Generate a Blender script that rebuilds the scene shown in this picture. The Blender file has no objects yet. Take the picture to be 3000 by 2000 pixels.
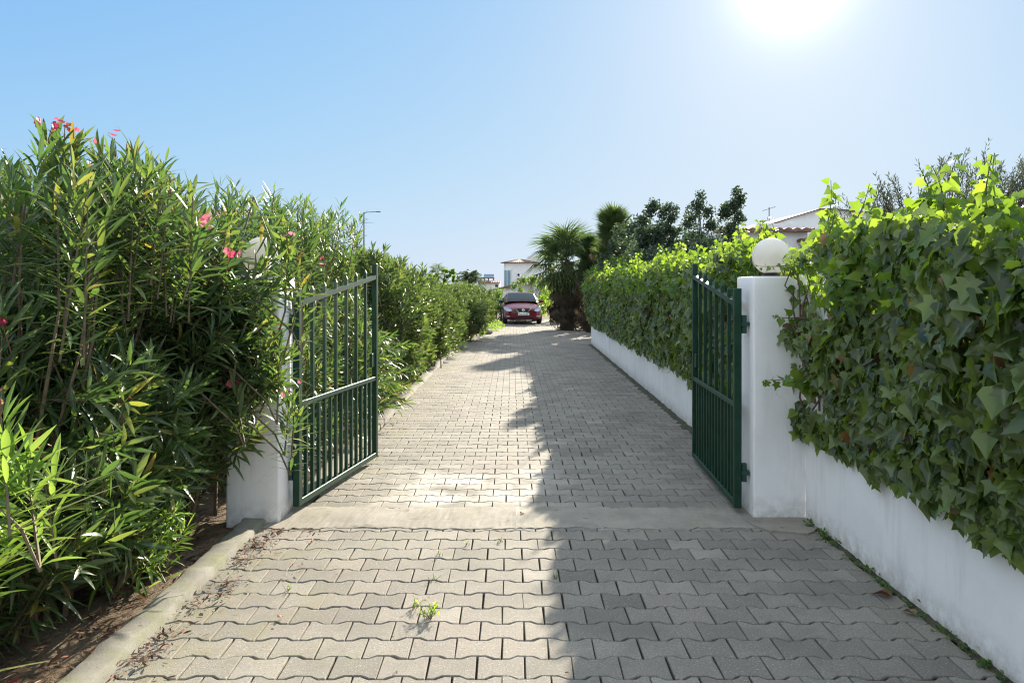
import bpy, math
import numpy as np
from mathutils import Vector, Matrix

scene = bpy.context.scene
C = scene.collection
R = math.radians
PI = math.pi
rng = np.random.RandomState(7)

CAM_H = 1.575
SUN_AZ, SUN_EL = 21.4, 22.1

# ------------------------------------------------------------------ helpers
def tag(o, label=None, cat=None, group=None, kind=None):
    if label: o['label'] = label
    if cat: o['category'] = cat
    if group: o['group'] = group
    if kind: o['kind'] = kind
    return o

def empty(name, loc=(0, 0, 0), rz=0.0, label=None, cat=None, group=None):
    o = bpy.data.objects.new(name, None)
    o.empty_display_size = 0.1
    C.objects.link(o)
    o.location = loc
    o.rotation_euler = (0, 0, rz)
    return tag(o, label, cat, group)

def link(name, me, mat=None, parent=None, loc=None):
    o = bpy.data.objects.new(name, me)
    C.objects.link(o)
    if mat is not None and len(me.materials) == 0:
        me.materials.append(mat)
    if parent is not None:
        o.parent = parent
    if loc is not None:
        o.location = loc
    return o

def big_mesh(name, V, faces_loops, loop_starts, attrs=None, smooth=False):
    me = bpy.data.meshes.new(name)
    V = np.asarray(V, dtype=np.float32).reshape(-1, 3)
    me.vertices.add(len(V))
    me.vertices.foreach_set('co', V.ravel())
    L = np.asarray(faces_loops, dtype=np.int32)
    me.loops.add(len(L))
    me.loops.foreach_set('vertex_index', L)
    S = np.asarray(loop_starts, dtype=np.int32)
    me.polygons.add(len(S))
    me.polygons.foreach_set('loop_start', S)
    me.polygons.foreach_set('use_smooth', np.full(len(S), bool(smooth)))
    if attrs:
        for k, a in attrs.items():
            at = me.attributes.new(k, 'FLOAT', 'POINT')
            at.data.foreach_set('value', np.asarray(a, dtype=np.float32).ravel())
    me.update(calc_edges=True)
    me.validate()
    return me

def inst_mesh(name, Vn, tf, attrs=None, smooth=False):
    """Vn (n,k,3) vertices of n repeats of one template with faces tf."""
    n, k, _ = Vn.shape
    flat = np.array([i for f in tf for i in f], dtype=np.int32)
    lens = np.array([len(f) for f in tf], dtype=np.int32)
    loops = (flat[None, :] + (np.arange(n, dtype=np.int32) * k)[:, None]).ravel()
    totals = np.tile(lens, n)
    starts = np.concatenate([[0], np.cumsum(totals)[:-1]])
    return big_mesh(name, Vn.reshape(-1, 3), loops, starts, attrs, smooth)

def norm(a):
    return a / np.maximum(np.linalg.norm(a, axis=-1, keepdims=True), 1e-9)

def place(T, pos, d, nrm, s, sx=None):
    """template T (n,k,3) or (k,3): y along d, z along nrm."""
    x = norm(np.cross(d, nrm))
    d = norm(d)
    z = np.cross(x, d)
    if T.ndim == 2:
        T = np.broadcast_to(T, (len(pos),) + T.shape)
    s = np.asarray(s).reshape(-1, 1, 1)
    sxx = s if sx is None else np.asarray(sx).reshape(-1, 1, 1)
    return pos[:, None, :] + T[..., 0:1] * sxx * x[:, None, :] + T[..., 1:2] * s * d[:, None, :] + T[..., 2:3] * s * z[:, None, :]

class MB:
    """collects boxes, tubes, lathes into one mesh"""
    def __init__(self):
        self.v = []; self.f = []
    def add(self, vs, fs):
        o = len(self.v)
        self.v += [tuple(map(float, p)) for p in vs]
        self.f += [tuple(i + o for i in f) for f in fs]
        return self
    def box(self, a, b, bev=0.0):
        x0, y0, z0 = a; x1, y1, z1 = b
        if bev <= 0:
            vs = [(x, y, z) for z in (z0, z1) for y in (y0, y1) for x in (x0, x1)]
            return self.add(vs, [(0, 2, 3, 1), (4, 5, 7, 6), (0, 1, 5, 4), (2, 6, 7, 3), (0, 4, 6, 2), (1, 3, 7, 5)])
        e = bev
        vs = []
        for sz, z in ((0, z0), (1, z1)):
            zi = z + e if sz == 0 else z - e
            vs += [(x0 + e, y0 + e, z), (x1 - e, y0 + e, z), (x1 - e, y1 - e, z), (x0 + e, y1 - e, z)]
            vs += [(x0 + e, y0, zi), (x1 - e, y0, zi), (x1, y0 + e, zi), (x1, y1 - e, zi), (x1 - e, y1, zi), (x0 + e, y1, zi), (x0, y1 - e, zi), (x0, y0 + e, zi)]
        fs = [(3, 2, 1, 0), (12, 13, 14, 15)]
        for i in range(8):
            j = (i + 1) % 8
            fs.append((4 + i, 4 + j, 16 + j, 16 + i))
        for b_, up in ((0, False), (12, True)):
            q = [(0, 1, 5, 4), (1, 2, 7, 6), (2, 3, 9, 8), (3, 0, 11, 10)]
            t = [(1, 6, 5), (2, 8, 7), (3, 10, 9), (0, 4, 11)]
            for f in q + t:
                f = tuple(i + b_ for i in f)
                fs.append(f[::-1] if up else f)
        # orientation is repaired on build
        return self.add(vs, fs)
    def prism(self, poly, ax, lo, hi):
        """poly 2D points, extruded along axis ax"""
        n = len(poly)
        def p3(p, h):
            if ax == 0: return (h, p[0], p[1])
            if ax == 1: return (p[0], h, p[1])
            return (p[0], p[1], h)
        vs = [p3(p, lo) for p in poly] + [p3(p, hi) for p in poly]
        fs = [tuple(range(n))[::-1], tuple(range(n, 2 * n))]
        for i in range(n):
            j = (i + 1) % n
            fs.append((i, j, n + j, n + i))
        return self.add(vs, fs)
    def tube(self, pts, rad, seg=6, cap=True):
        pts = np.asarray(pts, float)
        n = len(pts)
        rad = np.broadcast_to(np.asarray(rad, float), (n,))
        t = np.gradient(pts, axis=0)
        t = norm(t)
        up = np.array([0, 0, 1.0]) if abs(t[0][2]) < 0.9 else np.array([0, 1.0, 0])
        vs = []
        x = np.cross(t[0], up); x /= np.linalg.norm(x)
        for i in range(n):
            x = x - t[i] * x.dot(t[i]); x /= max(np.linalg.norm(x), 1e-9)
            y = np.cross(t[i], x)
            for k in range(seg):
                a = 2 * PI * k / seg
                vs.append(pts[i] + rad[i] * (math.cos(a) * x + math.sin(a) * y))
        fs = []
        for i in range(n - 1):
            for k in range(seg):
                k2 = (k + 1) % seg
                fs.append((i * seg + k, i * seg + k2, (i + 1) * seg + k2, (i + 1) * seg + k))
        if cap:
            fs.append(tuple(range(seg))[::-1]); fs.append(tuple((n - 1) * seg + k for k in range(seg)))
        return self.add(vs, fs)
    def lathe(self, prof, c=(0, 0, 0), seg=32):
        vs = []; fs = []
        n = len(prof)
        for r, z in prof:
            for k in range(seg):
                a = 2 * PI * k / seg
                vs.append((c[0] + r * math.cos(a), c[1] + r * math.sin(a), c[2] + z))
        for i in range(n - 1):
            for k in range(seg):
                k2 = (k + 1) % seg
                fs.append((i * seg + k, i * seg + k2, (i + 1) * seg + k2, (i + 1) * seg + k))
        fs.append(tuple(range(seg))[::-1]); fs.append(tuple((n - 1) * seg + k for k in range(seg)))
        return self.add(vs, fs)
    def build(self, name, mat, parent=None, smooth=False, fix=True):
        me = bpy.data.meshes.new(name)
        me.from_pydata(self.v, [], self.f)
        if fix:
            import bmesh
            bm = bmesh.new(); bm.from_mesh(me)
            bmesh.ops.recalc_face_normals(bm, faces=bm.faces)
            bm.to_mesh(me); bm.free()
        if smooth:
            for p in me.polygons: p.use_smooth = True
        me.update()
        return link(name, me, mat, parent)

# ------------------------------------------------------------------ materials
def new_mat(name):
    m = bpy.data.materials.new(name)
    m.use_nodes = True
    nt = m.node_tree
    nt.nodes.clear()
    out = nt.nodes.new('ShaderNodeOutputMaterial')
    return m, nt, out

def N(nt, t, **kw):
    n = nt.nodes.new(t)
    for k, v in kw.items():
        if k in n.inputs: n.inputs[k].default_value = v
        else: setattr(n, k, v)
    return n

def ramp(nt, stops, fac=None, interp='LINEAR'):
    r = nt.nodes.new('ShaderNodeValToRGB')
    r.color_ramp.interpolation = interp
    e = r.color_ramp.elements
    while len(e) > 1: e.remove(e[-1])
    e[0].position = stops[0][0]; e[0].color = (*stops[0][1], 1)
    for p, c in stops[1:]:
        k = e.new(p); k.color = (*c, 1)
    if fac is not None: nt.links.new(fac, r.inputs[0])
    return r

def g(v): return (v, v, v)

def mix(nt, a, b, fac, mode='MIX'):
    m = nt.nodes.new('ShaderNodeMix'); m.data_type = 'RGBA'; m.blend_type = mode
    for sock, val in ((m.inputs['Factor'], fac), (m.inputs['A'], a), (m.inputs['B'], b)):
        if hasattr(val, 'is_output'): nt.links.new(val, sock)
        elif isinstance(val, (int, float)): sock.default_value = val
        else: sock.default_value = (*val, 1)
    return m.outputs['Result']

def noise(nt, scale, detail=4.0, rough=0.55, coord='Object'):
    tc = nt.nodes.new('ShaderNodeTexCoord')
    n = N(nt, 'ShaderNodeTexNoise', Scale=scale, Detail=detail, Roughness=rough)
    nt.links.new(tc.outputs[coord], n.inputs['Vector'])
    return n.outputs['Fac']

def bump(nt, h, strength=0.3, dist=0.01, bsdf=None):
    b = N(nt, 'ShaderNodeBump', Strength=strength, Distance=dist)
    nt.links.new(h, b.inputs['Height'])
    if bsdf is not None: nt.links.new(b.outputs[0], bsdf.inputs['Normal'])
    return b

def simple(name, col, rough=0.6, metal=0.0, var=0.12, scale=8.0, bmp=0.0, bscale=60, spec=0.5, coat=0.0):
    m, nt, out = new_mat(name)
    b = N(nt, 'ShaderNodeBsdfPrincipled', Roughness=rough, Metallic=metal)
    b.inputs['Specular IOR Level'].default_value = spec
    b.inputs['Coat Weight'].default_value = coat
    c2 = tuple(max(0, c * (1 - var)) for c in col); c3 = tuple(min(1, c * (1 + var)) for c in col)
    r = ramp(nt, [(0.3, c2), (0.7, c3)], noise(nt, scale))
    nt.links.new(r.outputs[0], b.inputs['Base Color'])
    if bmp > 0: bump(nt, noise(nt, bscale, 3), bmp, 0.004, b)
    nt.links.new(b.outputs[0], out.inputs[0])
    return m

def leaf_mat(name, stops, tstops, trans=0.4, rough=0.35, under=None, rib=None, spec=0.5):
    """stops: reflectance by per-leaf random; tstops: transmitted colour"""
    m, nt, out = new_mat(name)
    at = N(nt, 'ShaderNodeAttribute'); at.attribute_name = 'rnd'
    col = ramp(nt, stops, at.outputs['Fac']).outputs[0]
    if rib is not None:
        ar = N(nt, 'ShaderNodeAttribute'); ar.attribute_name = 'rib'
        rr = ramp(nt, [(0.02, g(1)), (0.22, g(0))], ar.outputs['Fac']).outputs[0]
        col = mix(nt, col, rib, rr)
    if under is not None:
        geo = N(nt, 'ShaderNodeNewGeometry')
        col = mix(nt, col, under, geo.outputs['Backfacing'])
    b = N(nt, 'ShaderNodeBsdfPrincipled', Roughness=rough)
    b.inputs['Specular IOR Level'].default_value = spec
    nt.links.new(col, b.inputs['Base Color'])
    tr = N(nt, 'ShaderNodeBsdfTranslucent')
    tc = ramp(nt, tstops, at.outputs['Fac'])
    nt.links.new(tc.outputs[0], tr.inputs['Color'])
    mx = N(nt, 'ShaderNodeMixShader'); mx.inputs[0].default_value = trans
    nt.links.new(b.outputs[0], mx.inputs[1]); nt.links.new(tr.outputs[0], mx.inputs[2])
    nt.links.new(mx.outputs[0], out.inputs[0])
    return m

M = {}
M['oleander'] = leaf_mat('oleander_leaf',
    [(0, (.034, .062, .026)), (.5, (.058, .10, .038)), (.85, (.10, .148, .055)), (.96, (.17, .20, .06)), (.985, (.34, .28, .06)), (1, (.22, .12, .05))],
    [(0, (.09, .18, .032)), (.6, (.14, .26, .045)), (.96, (.32, .40, .06)), (1, (.5, .36, .05))], trans=.36, rough=.37, under=(.085, .13, .06), rib=(.16, .24, .08), spec=.45)
M['oleander_far'] = leaf_mat('oleander_leaf_far',
    [(0, (.03, .058, .02)), (.5, (.055, .095, .03)), (.9, (.095, .145, .045)), (1, (.17, .20, .07))],
    [(0, (.10, .18, .03)), (.6, (.18, .28, .05)), (1, (.30, .38, .06))], trans=.30, rough=.38, under=(.085, .13, .06), spec=.45)
M['oleander_young'] = leaf_mat('oleander_leaf_young',
    [(0, (.06, .14, .025)), (.6, (.10, .21, .03)), (1, (.17, .28, .05))],
    [(0, (.22, .38, .04)), (1, (.38, .54, .08))], trans=.42, rough=.36, under=(.10, .18, .06), rib=(.2, .3, .09))
M['ivy'] = leaf_mat('ivy_leaf',
    [(0, (.024, .042, .017)), (.4, (.07, .10, .028)), (.8, (.125, .17, .042)), (.985, (.17, .24, .06)), (.99, (.16, .06, .03)), (1, (.22, .09, .03))],
    [(0, (.16, .26, .025)), (.5, (.27, .40, .03)), (.985, (.36, .52, .04)), (.99, (.5, .22, .04)), (1, (.6, .3, .05))], trans=.42, rough=.25, under=(.09, .13, .05), rib=(.13, .19, .06), spec=.5)
M['ivy_top'] = leaf_mat('ivy_leaf_young',
    [(0, (.05, .11, .02)), (.6, (.08, .16, .022)), (1, (.12, .2, .03))],
    [(0, (.17, .29, .02)), (.6, (.27, .42, .025)), (1, (.40, .54, .05))], trans=.48, rough=.4, under=(.08, .14, .03), rib=(.12, .2, .04), spec=.4)
M['dark_leaf'] = leaf_mat('dark_tree_leaf',
    [(0, (.02, .04, .025)), (.6, (.035, .06, .035)), (1, (.06, .08, .04))],
    [(0, (.06, .12, .05)), (1, (.12, .18, .07))], trans=.3, rough=.5)
M['olive_leaf'] = leaf_mat('olive_leaf',
    [(0, (.045, .06, .04)), (.6, (.07, .09, .055)), (1, (.11, .13, .08))],
    [(0, (.07, .10, .05)), (1, (.14, .18, .08))], trans=.22, rough=.5, under=(.16, .18, .14))
M['shrub_leaf'] = leaf_mat('garden_shrub_leaf',
    [(0, (.03, .07, .02)), (.6, (.06, .12, .03)), (1, (.12, .18, .05))],
    [(0, (.14, .28, .03)), (1, (.30, .45, .06))], trans=.42, rough=.45)
M['cover_leaf'] = leaf_mat('ground_cover_leaf',
    [(0, (.08, .16, .02)), (.6, (.13, .23, .03)), (1, (.2, .28, .05))],
    [(0, (.30, .52, .03)), (1, (.5, .68, .06))], trans=.5, rough=.45)
M['palm_leaf'] = leaf_mat('palm_leaf',
    [(0, (.025, .05, .02)), (.6, (.045, .08, .03)), (1, (.08, .11, .04))],
    [(0, (.10, .18, .04)), (1, (.22, .32, .06))], trans=.32, rough=.42)
M['palm_dead'] = leaf_mat('palm_dead_leaf',
    [(0, (.05, .045, .032)), (.6, (.09, .075, .052)), (1, (.14, .115, .08))],
    [(0, (.10, .07, .03)), (1, (.2, .13, .06))], trans=.25, rough=.7)
M['litter'] = leaf_mat('dry_leaf',
    [(0, (.05, .022, .014)), (.4, (.11, .05, .025)), (.7, (.2, .11, .05)), (.88, (.28, .2, .11)), (.93, (.32, .05, .05)), (1, (.4, .09, .09))],
    [(0, (.06, .03, .015)), (1, (.25, .1, .05))], trans=.2, rough=.65)
M['petal'] = leaf_mat('pink_petal',
    [(0, (.42, .02, .08)), (.6, (.55, .05, .13)), (1, (.70, .20, .27))],
    [(0, (.8, .08, .2)), (1, (.9, .4, .45))], trans=.35, rough=.5)
M['petal_dead'] = leaf_mat('withered_petal',
    [(0, (.16, .03, .02)), (.6, (.3, .07, .04)), (1, (.4, .14, .06))],
    [(0, (.3, .05, .03)), (1, (.4, .12, .05))], trans=.25, rough=.6)
M['stem'] = simple('oleander_stem', (.13, .095, .055), .7, var=.4, scale=20)
M['stem_red'] = simple('oleander_young_stem', (.2, .09, .045), .55, var=.3, scale=20)
M['ivy_stem'] = simple('ivy_stem', (.10, .065, .045), .8, var=.4, scale=20)
M['bark'] = simple('bark', (.11, .085, .065), .9, var=.4, scale=12, bmp=.5)
M['palm_bark'] = simple('palm_bark', (.10, .075, .05), .9, var=.45, scale=18, bmp=.8)
M['green_paint'] = simple('green_gate_paint', (.005, .038, .019), .5, var=.3, scale=9, coat=.08, spec=.35)
M['hinge'] = simple('hinge_steel', (.012, .05, .035), .5, var=.4, scale=30)
M['grey_metal'] = simple('galvanised_metal', (.16, .18, .2), .45, .6)
M['white_trim'] = simple('white_trim', (.75, .75, .73), .5, var=.03)
M['glass_dark'] = simple('window_glass', (.03, .06, .08), .06, var=.1, spec=.8)
M['glass_block'] = simple('glass_block', (.16, .30, .36), .12, var=.25, scale=3, spec=.7)
M['black'] = simple('black_plastic', (.012, .012, .014), .45)
M['rubber'] = simple('tyre_rubber', (.016, .016, .017), .8)
M['alloy'] = simple('wheel_alloy', (.4, .4, .42), .3, .8)
M['chrome'] = simple('chrome_trim', (.7, .7, .72), .12, 1.0, var=.02)
M['car_paint'] = simple('dark_red_car_paint', (.12, .004, .014), .3, .0, var=.05, coat=.35, spec=.35)
M['car_glass'] = simple('car_glass', (.006, .02, .024), .04, var=.1, spec=.16)
M['lamp_lens'] = simple('headlight_lens', (.35, .38, .42), .1, .3, var=.3, scale=14, coat=.8)
M['plate_white'] = simple('plate_white', (.72, .72, .70), .4, var=.03)
M['solar'] = simple('solar_panel', (.03, .07, .13), .15, var=.15, spec=.8)
M['brown_wood'] = simple('brown_wood', (.14, .055, .035), .6, var=.3)
M['moss'] = simple('moss_soil', (.055, .055, .03), .95, var=.5, scale=18, bmp=.8)

def plaster(name, col=(.86, .855, .84), stain=.5):
    m, nt, out = new_mat(name)
    b = N(nt, 'ShaderNodeBsdfPrincipled', Roughness=.75)
    b.inputs['Specular IOR Level'].default_value = .25
    base = ramp(nt, [(.25, tuple(c * .88 for c in col)), (.6, col)], noise(nt, 2.2, 6, .6)).outputs[0]
    # rain streaks: noise stretched in z
    tc = N(nt, 'ShaderNodeTexCoord'); mp = N(nt, 'ShaderNodeMapping')
    mp.inputs['Scale'].default_value = (7, 7, .9)
    nt.links.new(tc.outputs['Object'], mp.inputs[0])
    ns = N(nt, 'ShaderNodeTexNoise', Scale=1.0, Detail=6.0, Roughness=.62); nt.links.new(mp.outputs[0], ns.inputs[0])
    st = ramp(nt, [(.54, g(0)), (.80, g(stain))], ns.outputs['Fac']).outputs[0]
    c = mix(nt, base, (.46, .45, .42), st)
    # small chips and mould specks
    sp = ramp(nt, [(.715, g(0)), (.75, g(1))], noise(nt, 42, 3, .7)).outputs[0]
    gate = ramp(nt, [(.52, g(0)), (.62, g(.8))], noise(nt, 3.1, 3, .6)).outputs[0]
    c = mix(nt, c, (.16, .15, .14), mix(nt, (0, 0, 0), sp, gate))
    vo = N(nt, 'ShaderNodeTexVoronoi', Scale=1.6); vo.feature = 'DISTANCE_TO_EDGE'
    wob = N(nt, 'ShaderNodeTexNoise', Scale=5.0, Detail=5.0); tcw_ = N(nt, 'ShaderNodeTexCoord'); nt.links.new(tcw_.outputs['Object'], wob.inputs[0])
    addv = N(nt, 'ShaderNodeVectorMath', operation='ADD'); nt.links.new(tcw_.outputs['Object'], addv.inputs[0])
    scv = N(nt, 'ShaderNodeVectorMath', operation='SCALE'); nt.links.new(wob.outputs['Color'], scv.inputs[0]); scv.inputs['Scale'].default_value = .35; nt.links.new(scv.outputs[0], addv.inputs[1])
    nt.links.new(addv.outputs[0], vo.inputs['Vector'])
    ck = ramp(nt, [(.0, g(.28)), (.005, g(0))], vo.outputs['Distance']).outputs[0]
    ckg = ramp(nt, [(.56, g(0)), (.66, g(1))], noise(nt, 1.3, 2)).outputs[0]
    c = mix(nt, c, (.30, .29, .27), mix(nt, (0, 0, 0), ck, ckg))
    # earth splashed up on the lowest hand's breadth, broken up by noise
    sz = N(nt, 'ShaderNodeSeparateXYZ'); nt.links.new(tcw_.outputs['Object'], sz.inputs[0])
    mr = N(nt, 'ShaderNodeMapRange'); nt.links.new(sz.outputs['Z'], mr.inputs[0]); mr.inputs[1].default_value = .01; mr.inputs[2].default_value = .17; mr.inputs[3].default_value = .62; mr.inputs[4].default_value = .0
    sn = N(nt, 'ShaderNodeMath', operation='MULTIPLY'); nt.links.new(mr.outputs[0], sn.inputs[0]); nt.links.new(ramp(nt, [(.38, g(0)), (.62, g(1))], noise(nt, 13, 6, .7)).outputs[0], sn.inputs[1])
    c = mix(nt, c, (.33, .29, .22), sn.outputs[0])
    nt.links.new(c, b.inputs['Base Color'])
    h = mix(nt, noise(nt, 70, 4), noise(nt, 9, 3), .4)
    bump(nt, h, .35, .004, b)
    nt.links.new(b.outputs[0], out.inputs[0])
    return m
M['plaster'] = plaster('white_plaster')
M['house_plaster'] = plaster('house_plaster', (.86, .85, .835), .25)

def paver_mat():
    m, nt, out = new_mat('concrete_paver')
    b = N(nt, 'ShaderNodeBsdfPrincipled', Roughness=.85)
    b.inputs['Specular IOR Level'].default_value = .3
    at = N(nt, 'ShaderNodeAttribute'); at.attribute_name = 'rnd'
    c = ramp(nt, [(0, (.142, .13, .110)), (.25, (.20, .182, .154)), (.55, (.228, .205, .172)), (.8, (.248, .22, .185)), (1, (.295, .272, .235))], at.outputs['Fac']).outputs[0]
    big = noise(nt, .9, 5, .6)
    c = mix(nt, c, (.27, .27, .215), ramp(nt, [(.45, g(0)), (.7, g(.55))], big).outputs[0])
    # aggregate speckle
    s1 = ramp(nt, [(.54, g(0)), (.66, g(.7))], noise(nt, 95, 3, .65)).outputs[0]
    c = mix(nt, c, (.12, .11, .10), s1)
    s2 = ramp(nt, [(.58, g(0)), (.68, g(.7))], noise(nt, 120, 3, .65)).outputs[0]
    c = mix(nt, c, (.52, .50, .46), s2)
    # stains
    s3 = ramp(nt, [(.50, g(0)), (.72, g(.6))], noise(nt, 4.5, 6, .7)).outputs[0]
    c = mix(nt, c, (.17, .155, .125), s3)
    s4 = ramp(nt, [(.47, g(0)), (.66, g(.5))], noise(nt, 1.7, 7, .68)).outputs[0]
    c = mix(nt, c, (.13, .125, .11), s4)
    # cement smears close to the threshold
    tc = N(nt, 'ShaderNodeTexCoord'); sx = N(nt, 'ShaderNodeSeparateXYZ'); nt.links.new(tc.outputs['Object'], sx.inputs[0])
    def band(sock, a, bb, cc, d):
        return ramp(nt, [(0, g(0)), (1, g(1))]) if False else band2(sock, a, bb, cc, d)
    def band2(sock, a, bb, cc, d):
        m1 = N(nt, 'ShaderNodeMapRange'); m1.inputs[1].default_value = a; m1.inputs[2].default_value = bb
        m2 = N(nt, 'ShaderNodeMapRange'); m2.inputs[1].default_value = cc; m2.inputs[2].default_value = d
        m2.inputs[3].default_value = 1; m2.inputs[4].default_value = 0
        nt.links.new(sock, m1.inputs[0]); nt.links.new(sock, m2.inputs[0])
        mm = N(nt, 'ShaderNodeMath', operation='MULTIPLY'); nt.links.new(m1.outputs[0], mm.inputs[0]); nt.links.new(m2.outputs[0], mm.inputs[1])
        return mm.outputs[0]
    by = band2(sx.outputs['Y'], 5.0, 5.2, 5.8, 6.6)
    bx = band2(sx.outputs['X'], -1.3, -1.0, .1, .7)
    nn = ramp(nt, [(.42, g(0)), (.6, g(.75))], noise(nt, 2.3, 5, .6)).outputs[0]
    mm = N(nt, 'ShaderNodeMath', operation='MULTIPLY'); nt.links.new(by, mm.inputs[0]); nt.links.new(bx, mm.inputs[1])
    m3 = N(nt, 'ShaderNodeMath', operation='MULTIPLY'); nt.links.new(mm.outputs[0], m3.inputs[0]); nt.links.new(nn, m3.inputs[1])
    c = mix(nt, c, (.48, .45, .40), m3.outputs[0])
    # moss along the kerb side
    lx = band2(sx.outputs['X'], -1.75, -1.6, -1.3, -.5)
    nm = ramp(nt, [(.48, g(0)), (.66, g(.6))], noise(nt, 3.7, 6, .65)).outputs[0]
    m4 = N(nt, 'ShaderNodeMath', operation='MULTIPLY'); nt.links.new(lx, m4.inputs[0]); nt.links.new(nm, m4.inputs[1])
    c = mix(nt, c, (.20, .19, .11), m4.outputs[0])
    nt.links.new(c, b.inputs['Base Color'])
    bump(nt, noise(nt, 180, 3, .65), .55, .004, b)
    nt.links.new(b.outputs[0], out.inputs[0])
    return m
M['paver'] = paver_mat()

def concrete(name, col, scale=3.0, moss=.4, dark=.4):
    m, nt, out = new_mat(name)
    b = N(nt, 'ShaderNodeBsdfPrincipled', Roughness=.9)
    b.inputs['Specular IOR Level'].default_value = .2
    c = ramp(nt, [(.3, tuple(x * .75 for x in col)), (.55, col), (.75, tuple(min(1, x * 1.15) for x in col))], noise(nt, scale, 7, .65)).outputs[0]
    c = mix(nt, c, (.17, .18, .10), ramp(nt, [(.5, g(0)), (.7, g(moss))], noise(nt, scale * .8, 5, .6)).outputs[0])
    c = mix(nt, c, (.10, .08, .06), ramp(nt, [(.60, g(0)), (.72, g(dark))], noise(nt, scale * 2.6, 6, .7)).outputs[0])
    c = mix(nt, c, (.09, .085, .08), ramp(nt, [(.6, g(0)), (.68, g(.55))], noise(nt, 130, 2, .6)).outputs[0])
    nt.links.new(c, b.inputs['Base Color'])
    bump(nt, mix(nt, noise(nt, 120, 3, .6), noise(nt, 14, 4, .6), .5), .5, .006, b)
    nt.links.new(b.outputs[0], out.inputs[0])
    return m
M['threshold'] = concrete('threshold_concrete', (.30, .275, .232), 3.4, .3, .7)
M['kerb'] = concrete('kerb_concrete', (.225, .215, .185), 6.5, .8, .85)

def soil_mat(name, a, b_, c_):
    m, nt, out = new_mat(name)
    b = N(nt, 'ShaderNodeBsdfPrincipled', Roughness=.95)
    b.inputs['Specular IOR Level'].default_value = .1
    c = ramp(nt, [(.3, a), (.5, b_), (.72, c_)], noise(nt, 3.0, 9, .7)).outputs[0]
    c = mix(nt, c, tuple(x * .5 for x in a), ramp(nt, [(.55, g(0)), (.68, g(.7))], noise(nt, 55, 3, .6)).outputs[0])
    nt.links.new(c, b.inputs['Base Color'])
    bump(nt, noise(nt, 30, 6, .7), .9, .03, b)
    nt.links.new(b.outputs[0], out.inputs[0])
    return m
M['soil'] = soil_mat('garden_soil', (.10, .075, .05), (.17, .13, .09), (.24, .19, .13))
M['joint'] = soil_mat('joint_sand', (.028, .025, .018), (.05, .042, .03), (.075, .07, .04))
M['ground'] = soil_mat('dry_ground', (.09, .09, .045), (.15, .13, .075), (.21, .18, .11))

def tile_mat(name='terracotta_tile'):
    m, nt, out = new_mat(name)
    b = N(nt, 'ShaderNodeBsdfPrincipled', Roughness=.8)
    c = ramp(nt, [(.3, (.11, .055, .04)), (.5, (.19, .10, .07)), (.7, (.28, .18, .13))], noise(nt, 5, 5, .7)).outputs[0]
    nt.links.new(c, b.inputs['Base Color'])
    nt.links.new(b.outputs[0], out.inputs[0])
    return m
M['tile'] = tile_mat()

def globe_mat():
    m, nt, out = new_mat('opal_globe')
    b = N(nt, 'ShaderNodeBsdfPrincipled', Roughness=.18)
    c = ramp(nt, [(.35, (.70, .68, .62)), (.65, (.80, .79, .75))], noise(nt, 4, 5, .6)).outputs[0]
    c = mix(nt, c, (.35, .33, .28), ramp(nt, [(.70, g(0)), (.74, g(.6))], noise(nt, 30, 2, .6)).outputs[0])
    nt.links.new(c, b.inputs['Base Color'])
    tr = N(nt, 'ShaderNodeBsdfTranslucent', Color=(.8, .78, .72, 1))
    mx = N(nt, 'ShaderNodeMixShader'); mx.inputs[0].default_value = .35
    nt.links.new(b.outputs[0], mx.inputs[1]); nt.links.new(tr.outputs[0], mx.inputs[2])
    nt.links.new(mx.outputs[0], out.inputs[0])
    return m
M['globe'] = globe_mat()

# ------------------------------------------------------------------ leaf templates
def oleander_leaf(curve, w=.066):
    ts = [0.0, .28, .58, .82, 1.0]; ws = [0, .8, 1.0, .6, 0]
    v = [(0, 0, 0)]; rib = [0]
    for t, k in list(zip(ts, ws))[1:-1]:
        z = -curve * t * t
        v += [(-w * k, t, z + .018 * k), (0, t, z), (w * k, t, z + .018 * k)]; rib += [1, 0, 1]
    v.append((0, 1, -curve)); rib.append(0)
    f = [(0, 2, 1), (0, 3, 2), (1, 2, 5, 4), (2, 3, 6, 5), (4, 5, 8, 7), (5, 6, 9, 8), (7, 8, 10), (8, 9, 10)]
    return np.array(v), f, np.array(rib, float)
OL = [oleander_leaf(c) for c in (.02, .12, .28, .5)]
OLF, OLRIB = OL[0][1], OL[0][2]
OLT = np.stack([o[0] for o in OL])
LOWT = np.array([(0, 0, 0), (-.1, .5, .03), (0, 1, -.10), (.1, .5, .03)], float); LOWF = [(0, 1, 2), (0, 2, 3)]
LOWF = [(0, 2, 1), (0, 3, 2)]

def ivy_leaf(kind, fold=.16, droop=.18):
    if kind == 0:
        half = [(.0, 0), (.2, -.15), (.46, -.04), (.30, .22), (.56, .48), (.22, .56)]
    elif kind == 1:
        half = [(.0, 0), (.18, -.16), (.42, .0), (.50, .30), (.30, .52), (.10, .82)]
    else:
        half = [(.0, 0), (.2, -.1), (.48, .12), (.30, .30), (.30, .48), (.12, .72)]
    tip = (0, 1.0)
    out = half + [tip] + [(-x, y) for x, y in half[:0:-1]]
    v = [(x, y, 0) for x, y in out] + [(0, .32, 0)]
    v = np.array(v, float)
    v[:, 2] = fold * np.abs(v[:, 0]) - droop * (v[:, 1] - .1) ** 2
    n = len(out)
    f = [(n, i, (i + 1) % n) for i in range(n)]
    rib = np.minimum(1, np.abs(v[:, 0]) * 2.2)
    return v, f, rib
IV = [ivy_leaf(k, fo, dr) for k, fo, dr in ((0, .22, .22), (1, .35, .3), (2, .12, .1), (1, .5, .12), (0, .05, .4))]
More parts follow.
